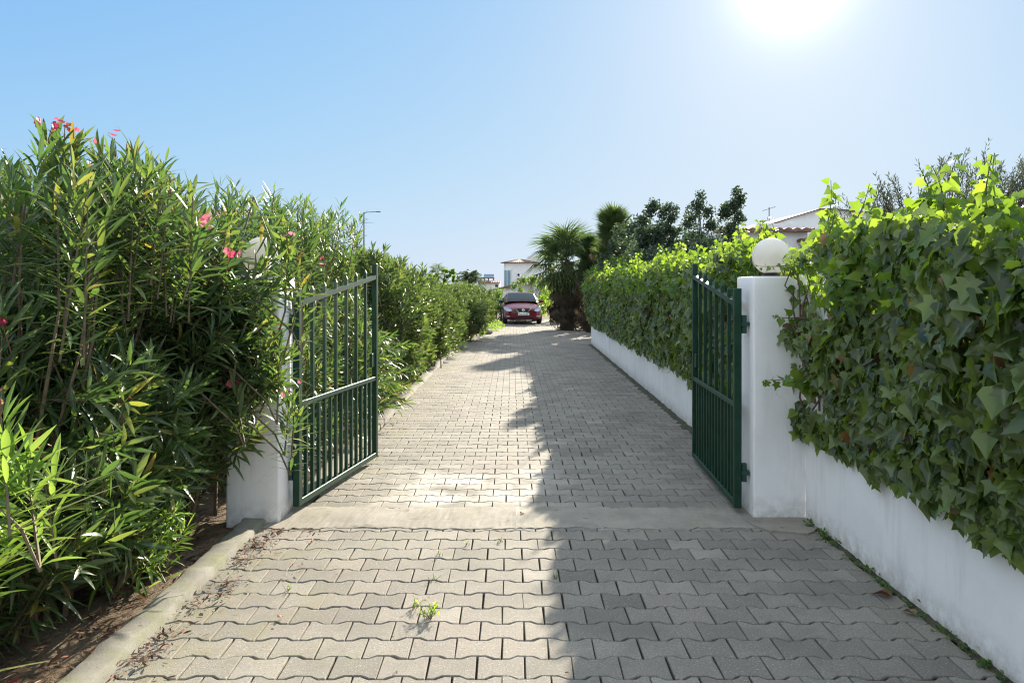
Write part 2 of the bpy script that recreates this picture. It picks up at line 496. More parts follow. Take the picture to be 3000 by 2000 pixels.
IVT = np.stack([i[0] for i in IV]); IVF = IV[0][1]; IVR = np.stack([i[2] for i in IV])

def leaves_obj(name, mat, parent, T, TF, rib, pos, d, nrm, s, r, sx=None, rnd=None):
    n = len(pos)
    idx = r.randint(0, len(T), n)
    Vn = place(T[idx], pos, d, nrm, s, sx)
    rd = r.rand(n) if rnd is None else rnd
    k = T.shape[1]
    ribs = np.broadcast_to(rib, (n, k)) if rib.ndim == 1 else rib[idx]
    me = inst_mesh(name, Vn, TF, {'rnd': np.repeat(rd, k), 'rib': ribs.ravel()}, smooth=True)
    if T.shape[1] == 14: me.polygons.foreach_set('use_smooth', np.zeros(len(me.polygons), dtype=bool))
    return link(name, me, mat, parent)

def rand_unit(r, n):
    return norm(r.normal(size=(n, 3)))

# ------------------------------------------------------------------ oleander
def shoots_leaves(r, S, A, L, nw, leafL, tipup=True):
    """S start (n,3), A axis (n,3), L length (n,), nw whorls. returns leaf arrays"""
    n = len(S)
    x = norm(np.cross(A, np.array([0.13, .2, 1.0]) + 0 * A) + 1e-6)
    y = np.cross(A, x)
    P = []; D = []; Nn = []; Sz = []
    bend = rand_unit(r, n) * .12
    for j in range(nw):
        t = (j + .6) / nw
        base = S + A * (L * t)[:, None] + bend * (L * t * t)[:, None]
        ang = (66 - 44 * t ** 1.3) * PI / 180
        for k in range(3):
            az = 2 * PI * k / 3 + j * PI / 3 + r.normal(size=n) * .3
            a = ang + r.normal(size=n) * .2
            rad = np.cos(az)[:, None] * x + np.sin(az)[:, None] * y
            d = np.cos(a)[:, None] * A + np.sin(a)[:, None] * rad
            d[:, 2] -= .10 * (1 - t)
            keep = r.rand(n) > .08
            P.append((base + rad * .004)[keep]); D.append(norm(d)[keep])
            nn = A * 1.0 - rad * .2 + r.normal(size=(n, 3)) * .22
            Nn.append(nn[keep])
            Sz.append((leafL * (.62 + .55 * math.sin(PI * min(1, (1 - t) * .75 + .18))) * r.uniform(.7, 1.2, n))[keep])
    return np.concatenate(P), np.concatenate(D), np.concatenate(Nn), np.concatenate(Sz)

def bush_shoots(r, n, rx, ry, h, zmin=.12, inner=.35):
    th = r.uniform(0, 2 * PI, n)
    v = zmin + (1 - zmin) * r.rand(n) ** .8
    prof = np.sqrt(np.clip(1 - v ** 4, 0, 1)) * (.82 + .18 * v)
    rr = np.where(r.rand(n) < inner, r.uniform(.3, .9, n), r.uniform(.86, 1.04, n))
    lump = 1 + .12 * np.sin(3 * th + r.rand() * 6 + 4 * v) + .08 * np.sin(7 * th + 9 * v)
    T = np.stack([rx * rr * prof * lump * np.cos(th), ry * rr * prof * lump * np.sin(th), h * v * (1 + .05 * r.normal(size=n))], 1)
    out = np.stack([np.cos(th), np.sin(th), 0 * th], 1)
    A = out * (1.0 - .75 * v)[:, None] + np.array([0, 0, 1.0]) * (.35 + .75 * v)[:, None] + r.normal(size=(n, 3)) * .25
    return T, norm(A)

FLOWT = None
def flower_mesh(r, nflo=5, size=.045, dead=False):
    """cluster of five-petalled blossoms"""
    base = []
    for k in range(5):
        a = 2 * PI * k / 5
        ca, sa = math.cos(a), math.sin(a)
        pts = [(.0, .0, 0), (-.40, .5, .28), (-.28, .82, .30), (.26, .85, .36), (.42, .5, .22)]
        base += [(x * ca - y * sa, x * sa + y * ca, z) for x, y, z in pts]
    T = np.array(base)
    F = [(5 * k, 5 * k + 1, 5 * k + 2, 5 * k + 3, 5 * k + 4) for k in range(5)]
    off = r.normal(size=(nflo, 3)) * size * .75
    nz = norm(off + np.array([0, 0, size * .5]) + r.normal(size=(nflo, 3)) * size * .8)
    d = norm(np.cross(nz, r.normal(size=(nflo, 3))))
    s = size * r.uniform(.45 if dead else .6, .8 if dead else 1.05, nflo)
    Vn = place(T, off, d, nz, s)
    if dead: Vn[..., 2] *= .9
    return inst_mesh('blossoms', Vn, F, {'rnd': np.repeat(r.rand(nflo), 25)})

def oleander(name, label, x, y, rx, ry, h, n, leafL=.14, nw=11, L=(.3, .5), seed=1, low=False, group='oleander bushes hedging the left side of the drive',
             mat='oleander', extra=None, nstem=45, zmin=.12, inner=.35, keep=None, flowers=()):
    r = np.random.RandomState(seed)
    root = empty(name, (x, y, 0), 0, label, 'bush', group)
    T, A = bush_shoots(r, n, rx, ry, h, zmin, inner)
    if extra is not None:
        T = np.concatenate([T, np.array([e[0] for e in extra], float) - np.array([x, y, 0])])
        A = np.concatenate([A, norm(np.array([e[1] for e in extra], float))])
    if len(flowers):
        ft = np.array([np.array(f[0]) - np.array([x, y, .06]) for f in flowers]); T = np.concatenate([T, ft])
        fa = np.array([[-.1, .25, 1.0]] * len(ft)) + r.normal(size=(len(ft), 3)) * .15; A = np.concatenate([A, norm(fa)])
    if keep is not None:
        k = keep(T + np.array([x, y, 0])); T = T[k]; A = A[k]
    Ln = r.uniform(L[0], L[1], len(T))
    S = T - A * Ln[:, None]
    S[:, 2] = np.maximum(S[:, 2], .03)
    P, D, Nn, Sz = shoots_leaves(r, S, A, Ln, nw, leafL)
    ok = P[:, 2] > .02
    P, D, Nn, Sz = P[ok], D[ok], Nn[ok], Sz[ok]
    if low:
        leaves_obj('foliage', M[mat + '_far'], root, LOWT[None], LOWF, np.array([0, 1, 0, 1.]), P, D, Nn, Sz * 1.05, r, Sz * 1.25)
    else:
        leaves_obj('foliage', M[mat], root, OLT, OLF, OLRIB, P, D, Nn, Sz, r, Sz * r.uniform(.85, 1.2, len(Sz)))
    # stems
    mb = MB()
    for i in range(len(T)):
        mb.tube([S[i], S[i] + A[i] * Ln[i] * .5, T[i]], [.006, .0045, .0025], 4, False)
    nb = min(max(nstem, len(T) // 3), len(T))
    for i in r.choice(len(T), nb, replace=False):
        b0 = np.array([S[i][0] * .6 + r.normal() * .1, S[i][1] * .6 + r.normal() * .1, 0])
        if S[i][0] + x > -1.82:
            if S[i][2] > 1.15:
                mb.tube([S[i] + np.array([-.22, 0, -.6]), S[i] + np.array([-.08, 0, -.28]), S[i]], [.008, .007, .006], 5, False)
                continue
            up_ = .45
            mb.tube([S[i] + np.array([-.5, -.03, up_]), S[i] + np.array([-.25, -.02, up_ * .72]), S[i] + np.array([-.06, 0, up_ * .3]), S[i]], [.008, .007, .006, .005], 5, False)
            continue
        b0[0] = min(b0[0], -2.02 - x)
        m_ = b0 * .5 + S[i] * .5; m_[2] = S[i][2] * .62
        mb.tube([b0, b0 * .75 + S[i] * .25 + np.array([0, 0, S[i][2] * .12]), m_, S[i]], [.013, .011, .009, .006], 5, False)
    mb.build('stem', M['stem'], root, fix=False)
    for (fp, nf, sz, dead) in flowers:
        me = flower_mesh(r, max(2, nf - 1), sz * .85, dead)
        o = link('blossoms', me, M['petal_dead' if dead else 'petal'], root)
        o.location = (fp[0] - x, fp[1] - y, fp[2])
        q = MB(); lp = np.array(o.location)
        # stalk down into the crown
        q2 = lp + np.array([r.normal() * .02, r.normal() * .02 + .03, -.16])
        mbt = MB(); mbt.tube([q2, (lp + q2) / 2 + r.normal(size=3) * .006, lp], [.0035, .003, .002], 4, False)
        mbt.build('flower_stalk', M['stem_red'], root, fix=False)
    return root

def copy_tree(o, parent=None):
    c = o.copy(); C.objects.link(c)
    if parent is not None: c.parent = parent
    for ch in [q for q in bpy.data.objects if q.parent == o]:
        copy_tree(ch, c)
    return c

# ------------------------------------------------------------------ trees
def leafy_tree(name, label, x, y, h, crown, n, leaf=.05, mat='dark_leaf', seed=1, trunk_h=.5, tr=.05, group=None, lw=3.6, lean=(0, 0), cat='tree', nlimb=9, spread=.5, sphere=.16):
    """crown: function(r,m)->(m,3) cluster centres in local coordinates"""
    r = np.random.RandomState(seed)
    root = empty(name, (x, y, 0), 0, label, cat, group)
    cc = crown(r, max(8, n // 60))
    mb = MB()
    top = np.array([lean[0], lean[1], h * .9])
    mb.tube([(0, 0, 0), tuple(top * .35 + r.normal(size=3) * .03), tuple(top * .7 + r.normal(size=3) * .03), tuple(top)], [tr, tr * .8, tr * .5, tr * .15], 7, False)
    for i in r.choice(len(cc), min(nlimb * 4, len(cc)), replace=False):
        zz = max(.15, cc[i][2] * r.uniform(.35, .75))
        b0 = top * (zz / (h * .9))
        mid = b0 * .45 + cc[i] * .55; mid[2] = b0[2] * .35 + cc[i][2] * .65 - .05
        en = b0 * .2 + cc[i] * .8
        mb.tube([b0, mid, en], [tr * .24, tr * .14, tr * .05], 4, False)
    mb.build('trunk', M['bark'], root, fix=False)
    k = n // len(cc)
    P = np.repeat(cc, k, axis=0)
    ax = rand_unit(r, len(cc)); ax[:, 2] = np.abs(ax[:, 2]) + .4; ax = norm(ax)
    AX = np.repeat(ax, k, axis=0)
    P = P + rand_unit(r, len(P)) * (sphere * r.rand(len(P)) ** .5)[:, None] * np.array([spread * 2, spread * 2, 1.2])
    D = norm(AX * .7 + rand_unit(r, len(P)))
    Nn = rand_unit(r, len(P)) + np.array([0, 0, .7])
    s = leaf * r.uniform(.6, 1.25, len(P))
    rd = np.clip(np.repeat(r.rand(len(cc)), k) * .6 + r.rand(len(P)) * .4, 0, 1)
    leaves_obj('crown', M[mat], root, LOWT[None], LOWF, np.array([0, 1, 0, 1.]), P, D, Nn, s, r, s * lw, rd)
    return root

def ell(cx, cy, cz, rx, ry, rz, shell=.55):
    def f(r, m):
        u = rand_unit(r, m) * (shell + (1 - shell) * r.rand(m) ** .5)[:, None]
        return u * np.array([rx, ry, rz]) + np.array([cx, cy, cz])
    return f

def multi(*fs):
    def f(r, m):
        w = [q[1] for q in fs]; tot = sum(w)
        return np.concatenate([q[0](r, max(3, int(m * q[1] / tot))) for q in fs])
    return f

# ------------------------------------------------------------------ palms
def fan_mesh(r, rad=.7, nseg=26, spreadang=PI * 1.45, droop=.25, w=.030):
    V = []; F = []; RN = []
    pet = .75
    V += [(-.012, 0, 0), (.012, 0, 0), (.010, pet, .02), (-.010, pet, .02)]; F.append((0, 1, 2, 3))
    for i in range(nseg):
        a = -spreadang / 2 + spreadang * i / (nseg - 1)
        Lr = rad * (.78 + .22 * math.cos(a * .6)) * r.uniform(.9, 1.05)
        dx, dy = math.sin(a), math.cos(a)
        px, py = dy, -dx
        o = len(V)
        m1 = .5 * Lr
        V += [(0, pet, .02), (dx * m1 + px * w, pet + dy * m1 + py * w, .05), (dx * m1, pet + dy * m1, .02), (dx * m1 - px * w, pet + dy * m1 - py * w, .05),
              (dx * Lr * .97, pet + dy * Lr * .97, -droop * Lr * r.uniform(.5, 1.4))]
        F += [(o, o + 1, o + 2), (o, o + 2, o + 3), (o + 1, o + 4, o + 2), (o + 2, o + 4, o + 3)]
    return np.array(V), F

def orient(o, pos, d, nrm):
    d = Vector(d).normalized(); n = Vector(nrm)
    x = d.cross(n).normalized(); z = x.cross(d)
    m = Matrix((x, d, z)).transposed().to_4x4()
    m.translation = Vector(pos)
    o.matrix_local = m

def fan_palm(name, label, x, y, trunk_h, rad, nf, seed, trunk_r=.16, skirt=0, upright=False, group=None, fr=.75):
    r = np.random.RandomState(seed)
    root = empty(name, (x, y, 0), 0, label, 'palm tree', group)
    mb = MB()
    zs = np.linspace(0, trunk_h, 14)
    mb.tube([(.03 * math.sin(z), .02 * math.cos(2 * z), z) for z in zs], [trunk_r * (1 + .12 * ((i % 2) * 2 - 1)) for i in range(14)], 10)
    mb.build('trunk', M['palm_bark'], root)
    metas = []
    for k in range(4):
        V, F = fan_mesh(r, rad, 14, PI * .62, .08, .02) if upright else fan_mesh(r, rad, 22, PI * 1.35, .45, .024)
        if upright: V[:, 1] *= .75
        me = bpy.data.meshes.new('frond'); me.from_pydata(V.tolist(), [], F)
        at = me.attributes.new('rnd', 'FLOAT', 'POINT'); at.data.foreach_set('value', np.full(len(V), r.rand(), np.float32))
        me.materials.append(M['palm_leaf']); metas.append(me)
    deads = []
    for k in range(3):
        V, F = fan_mesh(r, rad * .6, 13, PI * .55, .6, .018); V[:, 1] *= .8
        me = bpy.data.meshes.new('dead_frond'); me.from_pydata(V.tolist(), [], F)
        at = me.attributes.new('rnd', 'FLOAT', 'POINT'); at.data.foreach_set('value', np.full(len(V), r.rand(), np.float32))
        me.materials.append(M['palm_dead']); deads.append(me)
    for i in range(nf):
        t = (i + .5) / nf
        el = R(r.uniform(62, 89) if upright else 88 - 135 * t) + r.normal() * .1
        az = i * 2.39996 + r.normal() * .2
        d = Vector((math.cos(az) * math.cos(el), math.sin(az) * math.cos(el), math.sin(el)))
        nrm = Vector((-math.cos(az) * math.sin(el), -math.sin(az) * math.sin(el), math.cos(el)))
        if el < 0: nrm = Vector((math.cos(az) * .3, math.sin(az) * .3, 1))
        o = link('frond', metas[i % 4], None, root)
        orient(o, (d.x * .12, d.y * .12, trunk_h * (1 - .62 * r.rand())) if upright else (0, 0, trunk_h - .15 * t), d, nrm)
    for i in range(skirt):
        az = r.uniform(0, 2 * PI); z = trunk_h * r.uniform(.35, 1.0)
        d = Vector((math.cos(az) * r.uniform(.1, .9), math.sin(az) * r.uniform(.1, .9), -1))
        o = link('dead_frond', deads[i % 3], None, root); sk = r.uniform(.55, 1.15)
        orient(o, (math.cos(az) * trunk_r * .8, math.sin(az) * trunk_r * .8, z), d, (math.cos(az), math.sin(az), .3)); o.scale = (sk, sk, sk)
    return root

# ================================================================== SETTING
# ground sheet, reaching the horizon
mb = MB()
mb.add([(-900, -60, -.06), (900, -60, -.06), (900, 1500, -.06), (-900, 1500, -.06)], [(0, 1, 2, 3)])
o = mb.build('ground', M['ground'], fix=False); tag(o, kind='structure')

mb = MB(); mb.add([(-60, -11, -.02), (60, -11, -.02), (60, -3.2, -.02), (-60, -3.2, -.02)], [(0, 1, 2, 3)])
tag(mb.build('street', simple('pale_road', (.34, .32, .29), .9, scale=3), fix=False), kind='structure')
# garden bed on the left: slightly lumpy sheet
def sheet(name, x0, x1, y0, y1, nx, ny, z, amp, mat, seed=3, freq=2.0):
    r = np.random.RandomState(seed)
    X, Y = np.meshgrid(np.linspace(x0, x1, nx), np.linspace(y0, y1, ny))
    Z = z + amp * (np.sin(X * freq * 1.7 + 1.3 * np.sin(Y * freq)) * .5 + r.rand(*X.shape) * .6)
    V = np.stack([X, Y, Z], -1).reshape(-1, 3)
    F = [(j * nx + i, j * nx + i + 1, (j + 1) * nx + i + 1, (j + 1) * nx + i) for j in range(ny - 1) for i in range(nx - 1)]
    me = bpy.data.meshes.new(name); me.from_pydata(V.tolist(), [], F)
    for p in me.polygons: p.use_smooth = True
    o = link(name, me, mat)
    return o
tag(sheet('soil_bed', -6, -1.64, -1.0, 33, 60, 240, -.035, .05, M['soil']), kind='structure')

# ---- paved drive: interlocking bow-tie concrete blocks, real gaps
def build_drive():
    r = np.random.RandomState(11)
    p = .157; gap = .0064; w = .0118; hl = .1 - gap / 2
    he = p / 2 + w - gap / 2; hm = p / 2 - w - gap / 2
    out = [(hl, he), (.070, he), (.036, hm), (-.036, hm), (-.070, he), (-hl, he), (-hl, -he), (-.070, -he), (-.036, -hm), (.036, -hm), (.070, -he), (hl, -he)]
    inn = []
    e = .003
    for i, (x, y) in enumerate(out):
        ix = x - math.copysign(e, x) if abs(x) > .09 else x
        iy = y - math.copysign(e, y)
        inn.append((ix, iy))
    T = np.array([(x, y, 0) for x, y in inn] + [(x, y, -.0035) for x, y in out] + [(x, y, -.045) for x, y in out])
    F = [(0, 1, 10, 11), (1, 2, 9, 10), (2, 3, 8, 9), (3, 4, 7, 8), (4, 5, 6, 7)]
    for i in range(12):
        j = (i + 1) % 12
        F.append((12 + i, 12 + j, j, i)); F.append((24 + i, 24 + j, 12 + j, 12 + i))
    P = []
    y = -3.0; k = 0
    ph = .055
    while y < 34:
        if y < 4.75: x0, x1 = -1.7, 2.02
        elif y < 19.4: x0, x1 = -1.52, 2.1
        else: x0, x1 = -1.5, 6.5
        xs = np.arange(x0 - .2, x1 + .2, .2)
        xs = np.floor(xs / .2) * .2 + (0 if k % 2 else .1) + ph + r.normal() * .0015
        xs = xs[(xs > x0) & (xs < x1)]
        for x in xs: P.append((x, y))
        y += p; k += 1
    P = np.array(P); n = len(P)
    rd = np.clip(r.rand(n) * .8 + .2 * r.rand(n), 0, 1)
    tilt = r.normal(size=(n, 2)) * .0028
    dz = r.normal(size=n) * .0008
    a = r.normal(size=n) * .008
    Vx = T[None, :, 0] * np.cos(a)[:, None] - T[None, :, 1] * np.sin(a)[:, None] + P[:, 0:1] + r.normal(size=(n, 1)) * .001
    Vy = T[None, :, 0] * np.sin(a)[:, None] + T[None, :, 1] * np.cos(a)[:, None] + P[:, 1:2] + r.normal(size=(n, 1)) * .001
    Vz = T[None, :, 2] + dz[:, None] + T[None, :, 0] * tilt[:, 0:1] + T[None, :, 1] * tilt[:, 1:2]
    Vn = np.stack([Vx, Vy, Vz], -1)
    # ragged worn corners
    jit = r.normal(size=(n, 12, 2)) * .0012
    Vn[:, 0:12, :2] += jit; Vn[:, 12:24, :2] += jit
    me = inst_mesh('driveway', Vn, F, {'rnd': np.repeat(rd, 36)})
    return link('driveway', me, M['paver'])
tag(build_drive(), kind='structure')
# sand between the blocks
mb = MB(); mb.add([(-1.72, -3.2, -.013), (2.05, -3.2, -.013), (2.12, 19.5, -.013), (6.7, 19.5, -.013), (6.7, 34.2, -.013), (-1.6, 34.2, -.013)], [(0, 1, 2, 3, 4, 5)])
tag(mb.build('drive_joint_sand', M['joint'], fix=False), kind='structure')

# concrete threshold between the pillars, ragged edges feathering over the blocks
def threshold():
    r = np.random.RandomState(5)
    nx = 150
    xs = np.linspace(-1.62, 1.99, nx)
    front = 4.66 + .014 * np.sin(xs * 5.1) + .010 * np.sin(xs * 31.4 + .5) + r.normal(size=nx) * .006
    back = 5.10 + .012 * np.sin(xs * 3.7 + 1) + .010 * np.sin(xs * 31.4) + r.normal(size=nx) * .006
    rows = [(0, -.03), (.0, .004), (.08, .006), (.3, .009), (.5, .010), (.7, .009), (.92, .006), (1, .004), (1, -.03)]
    V = []; F = []
    for (t, z) in rows:
        for i in range(nx):
            V.append((xs[i], front[i] * (1 - t) + back[i] * t, z + (r.normal() * .0012 if z > 0 else 0)))
    for j in range(len(rows) - 1):
        for i in range(nx - 1):
            F.append((j * nx + i, j * nx + i + 1, (j + 1) * nx + i + 1, (j + 1) * nx + i))
    me = bpy.data.meshes.new('threshold'); me.from_pydata(V, [], F)
    return link('threshold', me, M['threshold'])
tag(threshold(), kind='structure')
# extra pad of concrete at the foot of the right pillar
mb = MB(); r_ = np.random.RandomState(4)
ang = np.linspace(0, 2 * PI, 26)[:-1]
pad = [(1.80 + .23 * math.cos(a) * (1 + .1 * math.sin(3 * a)), 4.72 + .17 * math.sin(a) * (1 + .12 * math.cos(5 * a))) for a in ang]
mb.prism(pad, 2, -.03, .0125)
tag(mb.build('pillar_footing_pad', M['threshold']), kind='structure')

# kerb: low concrete edging left
def kerb():
    r = np.random.RandomState(8)
    V = []; F = []
    ys = np.concatenate([np.arange(-1.5, 4.72, .055), [4.74]])
    prof = [(-1.768, -.08), (-1.768, .035), (-1.756, .043), (-1.648, .043), (-1.636, .034), (-1.622, -.02), (-1.612, -.08)]
    n = len(prof)
    for y in ys:
        for (x, z) in prof:
            V.append((x + r.normal() * .0045 + .003 * math.sin(y * 2.1), y, z + (r.normal() * .004 + .0015 * math.sin(y * 3.3) if z > 0 else 0)))
    for j in range(len(ys) - 1):
        for i in range(n - 1):
            F.append((j * n + i, j * n + i + 1, (j + 1) * n + i + 1, (j + 1) * n + i))
    F.append(tuple(range(n))); F.append(tuple((len(ys) - 1) * n + i for i in range(n))[::-1])
    o2 = len(V)
    ys2 = np.arange(5.2, 20.3, .25)
    for y in ys2:
        sh = .15 + (y - 5) * .006
        for (x, z) in prof:
            V.append((x + sh + r.normal() * .005, y, z * .9 + (r.normal() * .005 if z > 0 else 0)))
    for j in range(len(ys2) - 1):
        for i in range(n - 1):
            F.append((o2 + j * n + i, o2 + j * n + i + 1, o2 + (j + 1) * n + i + 1, o2 + (j + 1) * n + i))
    F.append(tuple(o2 + i for i in range(n))); F.append(tuple(o2 + (len(ys2) - 1) * n + i for i in range(n))[::-1])
    me = bpy.data.meshes.new('kerb'); me.from_pydata(V, [], F)
    for p in me.polygons: p.use_smooth = len(p.vertices) == 4
    return link('kerb', me, M['kerb'])
tag(kerb(), kind='structure')

# ================================================================== WALLS, PILLARS, LAMPS
def rough_box(name, a, b, mat, parent=None, step=.09, amp=.003, seed=1, bev=.012):
    """plastered block: subdivided faces with slightly uneven surface and softened edges"""
    import bmesh
    bm = bmesh.new()
    bmesh.ops.create_cube(bm, size=1)
    for v in bm.verts:
        v.co = Vector(((a[i] + b[i]) / 2 + v.co[i] * (b[i] - a[i]) for i in range(3)))
    bmesh.ops.bevel(bm, geom=list(bm.edges), offset=bev, segments=2, affect='EDGES', profile=.6)
    r = np.random.RandomState(seed)
    for ax in range(3):
        k = a[ax] + step
        while k < b[ax] - step * .5:
            no = [0, 0, 0]; no[ax] = 1; co = [0, 0, 0]; co[ax] = k
            bmesh.ops.bisect_plane(bm, geom=bm.verts[:] + bm.edges[:] + bm.faces[:], plane_co=co, plane_no=no)
            k += step
    f = r.uniform(1.5, 4, 6); ph = r.uniform(0, 6, 6)
    for v in bm.verts:
        x, y, z = v.co
        d = amp * (math.sin(f[0] * x + f[1] * y * 1.3 + f[2] * z + ph[0]) + .6 * math.sin(2.7 * f[3] * z + 2.1 * f[4] * y + ph[1]) + r.normal() * .12)
        v.co += v.normal * d
    me = bpy.data.meshes.new(name); bm.to_mesh(me); bm.free()
    for p in me.polygons: p.use_smooth = True
    return link(name, me, mat, parent)

pr = rough_box('gate_pillar', (1.635, 4.85, -.05), (2.0, 5.215, 1.64), M['plaster'], seed=2, bev=.014)
tag(pr, 'square white gate pillar with ivy creeping over its right edge', 'pillar', 'white gate pillars')
pl = rough_box('gate_pillar', (-1.90, 4.76, -.05), (-1.548, 5.12, 1.64), M['plaster'], seed=3, bev=.014)
tag(pl, 'square white gate pillar half hidden behind oleander branches', 'pillar', 'white gate pillars')
wn = rough_box('garden_wall', (1.985, -3.0, -.05), (2.20, 4.848, 1.55), M['plaster'], step=.12, seed=4)
tag(wn, 'white plastered wall under large ivy leaves, nearest the camera', 'wall', 'white walls along the right of the drive')
def farwall():
    o = rough_box('garden_wall', (0, 0, -.05), (.2, 14.25, 1.55), M['plaster'], step=.22, seed=5)
    o.location = (1.945, 5.22, 0); o.rotation_euler = (0, 0, -math.atan2(.2, 14.25))
    return o
tag(farwall(), 'white plastered wall beneath the long ivy hedge beyond the right gate', 'wall', 'white walls along the right of the drive')

def globe_lamp(x, y, label):
    root = empty('globe_lamp', (x, y, 1.64), 0, label, 'lamp', 'globe lamps on the gate pillars')
    mb = MB(); mb.lathe([(.001, .0), (.062, 0), (.062, .012), (.05, .022), (.05, .034), (.001, .034)], seg=24)
    mb.build('lamp_base', M['black'], root, smooth=False)
    r = .128; pr_ = []
    for i in range(25):
        a = -PI / 2 + .36 + (PI - .36) * i / 24
        pr_.append((max(.0008, r * math.cos(a)), .145 + r * math.sin(a)))
    mb = MB(); mb.lathe(pr_, seg=40); mb.build('globe', M['globe'], root, smooth=True)
    return root
globe_lamp(1.818, 5.03, 'white globe lamp on the pillar beside the ivy')
globe_lamp(-1.725, 4.94, 'white globe lamp mostly hidden by oleander leaves')

# ================================================================== GATES
def gate(hx, hy, fx, fy, label, side):
    L = math.hypot(fx - hx, fy - hy); ang = math.atan2(fy - hy, fx - hx)
    root = empty('metal_gate', (hx, hy, 0), ang, label, 'gate', 'green metal driveway gates')
    G = M['green_paint']
    def bx(name, a, b, bev=.004, mat=G): return MB().box(a, b, bev).build(name, mat, root)
    h0, h1 = 1.56, 1.775
    bx('hinge_stile', (-.025, -.025, .05), (.025, .025, h0), .004)
    bx('leading_stile', (L - .022, -.022, .05), (L + .022, .022, h1), .004)
    z0, z1 = 1.455, 1.655
    mb = MB(); mb.prism([(.025, z0 - .018), (L - .022, z1 - .018), (L - .022, z1 + .018), (.025, z0 + .018)], 1, -.02, .02)
    mb.build('top_rail', G, root)
    bx('middle_rail', (.025, -.018, .735), (L - .022, .018, .772), .003)
    bx('bottom_rail', (.025, -.02, .05), (L - .022, .02, .095), .003)
    n = 13
    for i in range(n):
        s = (i + 1) / (n + 1); x = .025 + s * (L - .05)
        if i % 2 == 1:
            zt = z0 + (z1 - z0) * x / L
            tip = zt + .095
            for (a, b) in ((.095, .735), (.772, zt - .018)):
                bx('bar', (x - .0122, -.0122, a), (x + .0122, .0122, b), .002)
            mb = MB(); mb.add([(x - .0122, -.0122, zt + .016), (x + .0122, -.0122, zt + .016), (x + .0122, .0122, zt + .016), (x - .0122, .0122, zt + .016),
                               (x - .0122, -.0122, tip - .03), (x + .0122, -.0122, tip - .03), (x + .0122, .0122, tip - .03), (x - .0122, .0122, tip - .03), (x, 0, tip)],
                              [(3, 2, 1, 0), (0, 1, 5, 4), (1, 2, 6, 5), (2, 3, 7, 6), (3, 0, 4, 7), (4, 5, 8), (5, 6, 8), (6, 7, 8), (7, 4, 8)])
            mb.build('spike', G, root)
        else:
            bx('bar', (x - .0122, -.0122, .095), (x + .0122, .0122, .735), .002)
    # hinges reaching back to the pillar
    sgn = side
    for z in (.28, 1.30):
        mb = MB()
        mb.box((-.035, .02 * sgn if sgn > 0 else -.075, z), (.02, .075 if sgn > 0 else -.02, z + .028))
        mb.box((-.02, .03 if sgn > 0 else -.06, z - .05), (.014, .06 if sgn > 0 else -.03, z + .075))
        mb.build('hinge', M['hinge'], root)
    # latch on the leading stile
    bx('latch_plate', (L - .10, -.012, .86), (L - .022, .012, .98), .002)
    return root
gate(-1.49, 4.98, -1.225, 6.41, 'open green metal gate leaf standing against the oleander hedge', 1)
gate(1.555, 4.95, 1.63, 6.39, 'open green metal gate leaf beside the ivy hedge and right pillar', -1)

# ================================================================== OLEANDERS
def px3(px, py, Y):
    return np.array([(px - 1500) / 2100 * Y, Y, CAM_H - (py - 838) / 2100 * Y])

def up(p, d=(0, 0, 1)): return (p, d)
keepA = lambda P: (P[:, 0] < -1.70 + .02 * (P[:, 2] > .5))
r0 = np.random.RandomState(77)
def arch(n, fx, seedv):
    """extra shoots leaning out over the kerb"""
    rr = np.random.RandomState(seedv); out = []
    for i in range(n):
        p, d = fx(rr); out.append((p, d))
    return out
exA = arch(50, lambda q: ((-1.78 - .15 * q.rand(), q.uniform(3.0, 4.2), q.uniform(.35, 1.2)), (.6, -.35 + .3 * q.normal(), .35 + .4 * q.normal())), 3)
def topA(q):
    Y = q.uniform(2.9, 4.3); xx = -Y * q.uniform(.44, .74)
    pxx = 1500 + 2100 * xx / Y
    ptop = np.interp(pxx, [0, 150, 300, 430, 500, 560, 640], [445, 440, 425, 405, 470, 505, 540])
    return ((xx, Y, CAM_H + (838 - ptop - 150 + 100 * q.rand()) * Y / 2100), (.12 * q.normal() + .1, .12 * q.normal() - .1, 1.0))
exA += arch(90, topA, 33)
A = oleander('oleander_bush', 'tall oleander at the left edge of the picture, pink flowers above its top', -2.62, 3.5, 1.0, 1.1, 1.7, 250, .155, 14, (.42, .8), 21, extra=exA,
    keep=lambda P: (P[:, 0] < -1.66) & (P[:, 2] > np.clip(.62 - .45 * (P[:, 1] - 2.6), .12, 1)), nstem=70, flowers=[
        (px3(155, 362, 3.6), 4, .04, False), (px3(190, 368, 3.6), 4, .03, True), (px3(214, 378, 3.6), 2, .03, False), (px3(166, 388, 3.6), 4, .026, True), (px3(335, 405, 3.7), 4, .038, False),
        (px3(336, 434, 3.7), 3, .03, True), (px3(288, 412, 3.7), 2, .024, False), (px3(5, 943, 2.9), 3, .04, False), (px3(596, 662, 3.9), 4, .04, False), (px3(495, 530, 3.8), 2, .03, True),
        (px3(672, 728, 4.05), 4, .036, False)])
exB = arch(110, lambda q: ((-1.60 - .40 * q.rand(), q.uniform(4.2, 4.68), q.uniform(.6, 2.0)), (.6, -.45 + .3 * q.normal(), .35 + .45 * q.normal())), 4)
exB += arch(48, lambda q: ((-1.75 + .33 * q.rand(), q.uniform(4.35, 4.68), q.uniform(.95, 1.85)), (.7, -.35 + .3 * q.normal(), .25 + .4 * q.normal())), 15)
exB += arch(30, lambda q: ((-1.6 - .9 * q.rand(), q.uniform(4.3, 5.2), q.uniform(1.95, 2.25)), (.15 + .15 * q.normal(), -.1 + .15 * q.normal(), 1.0)), 14)
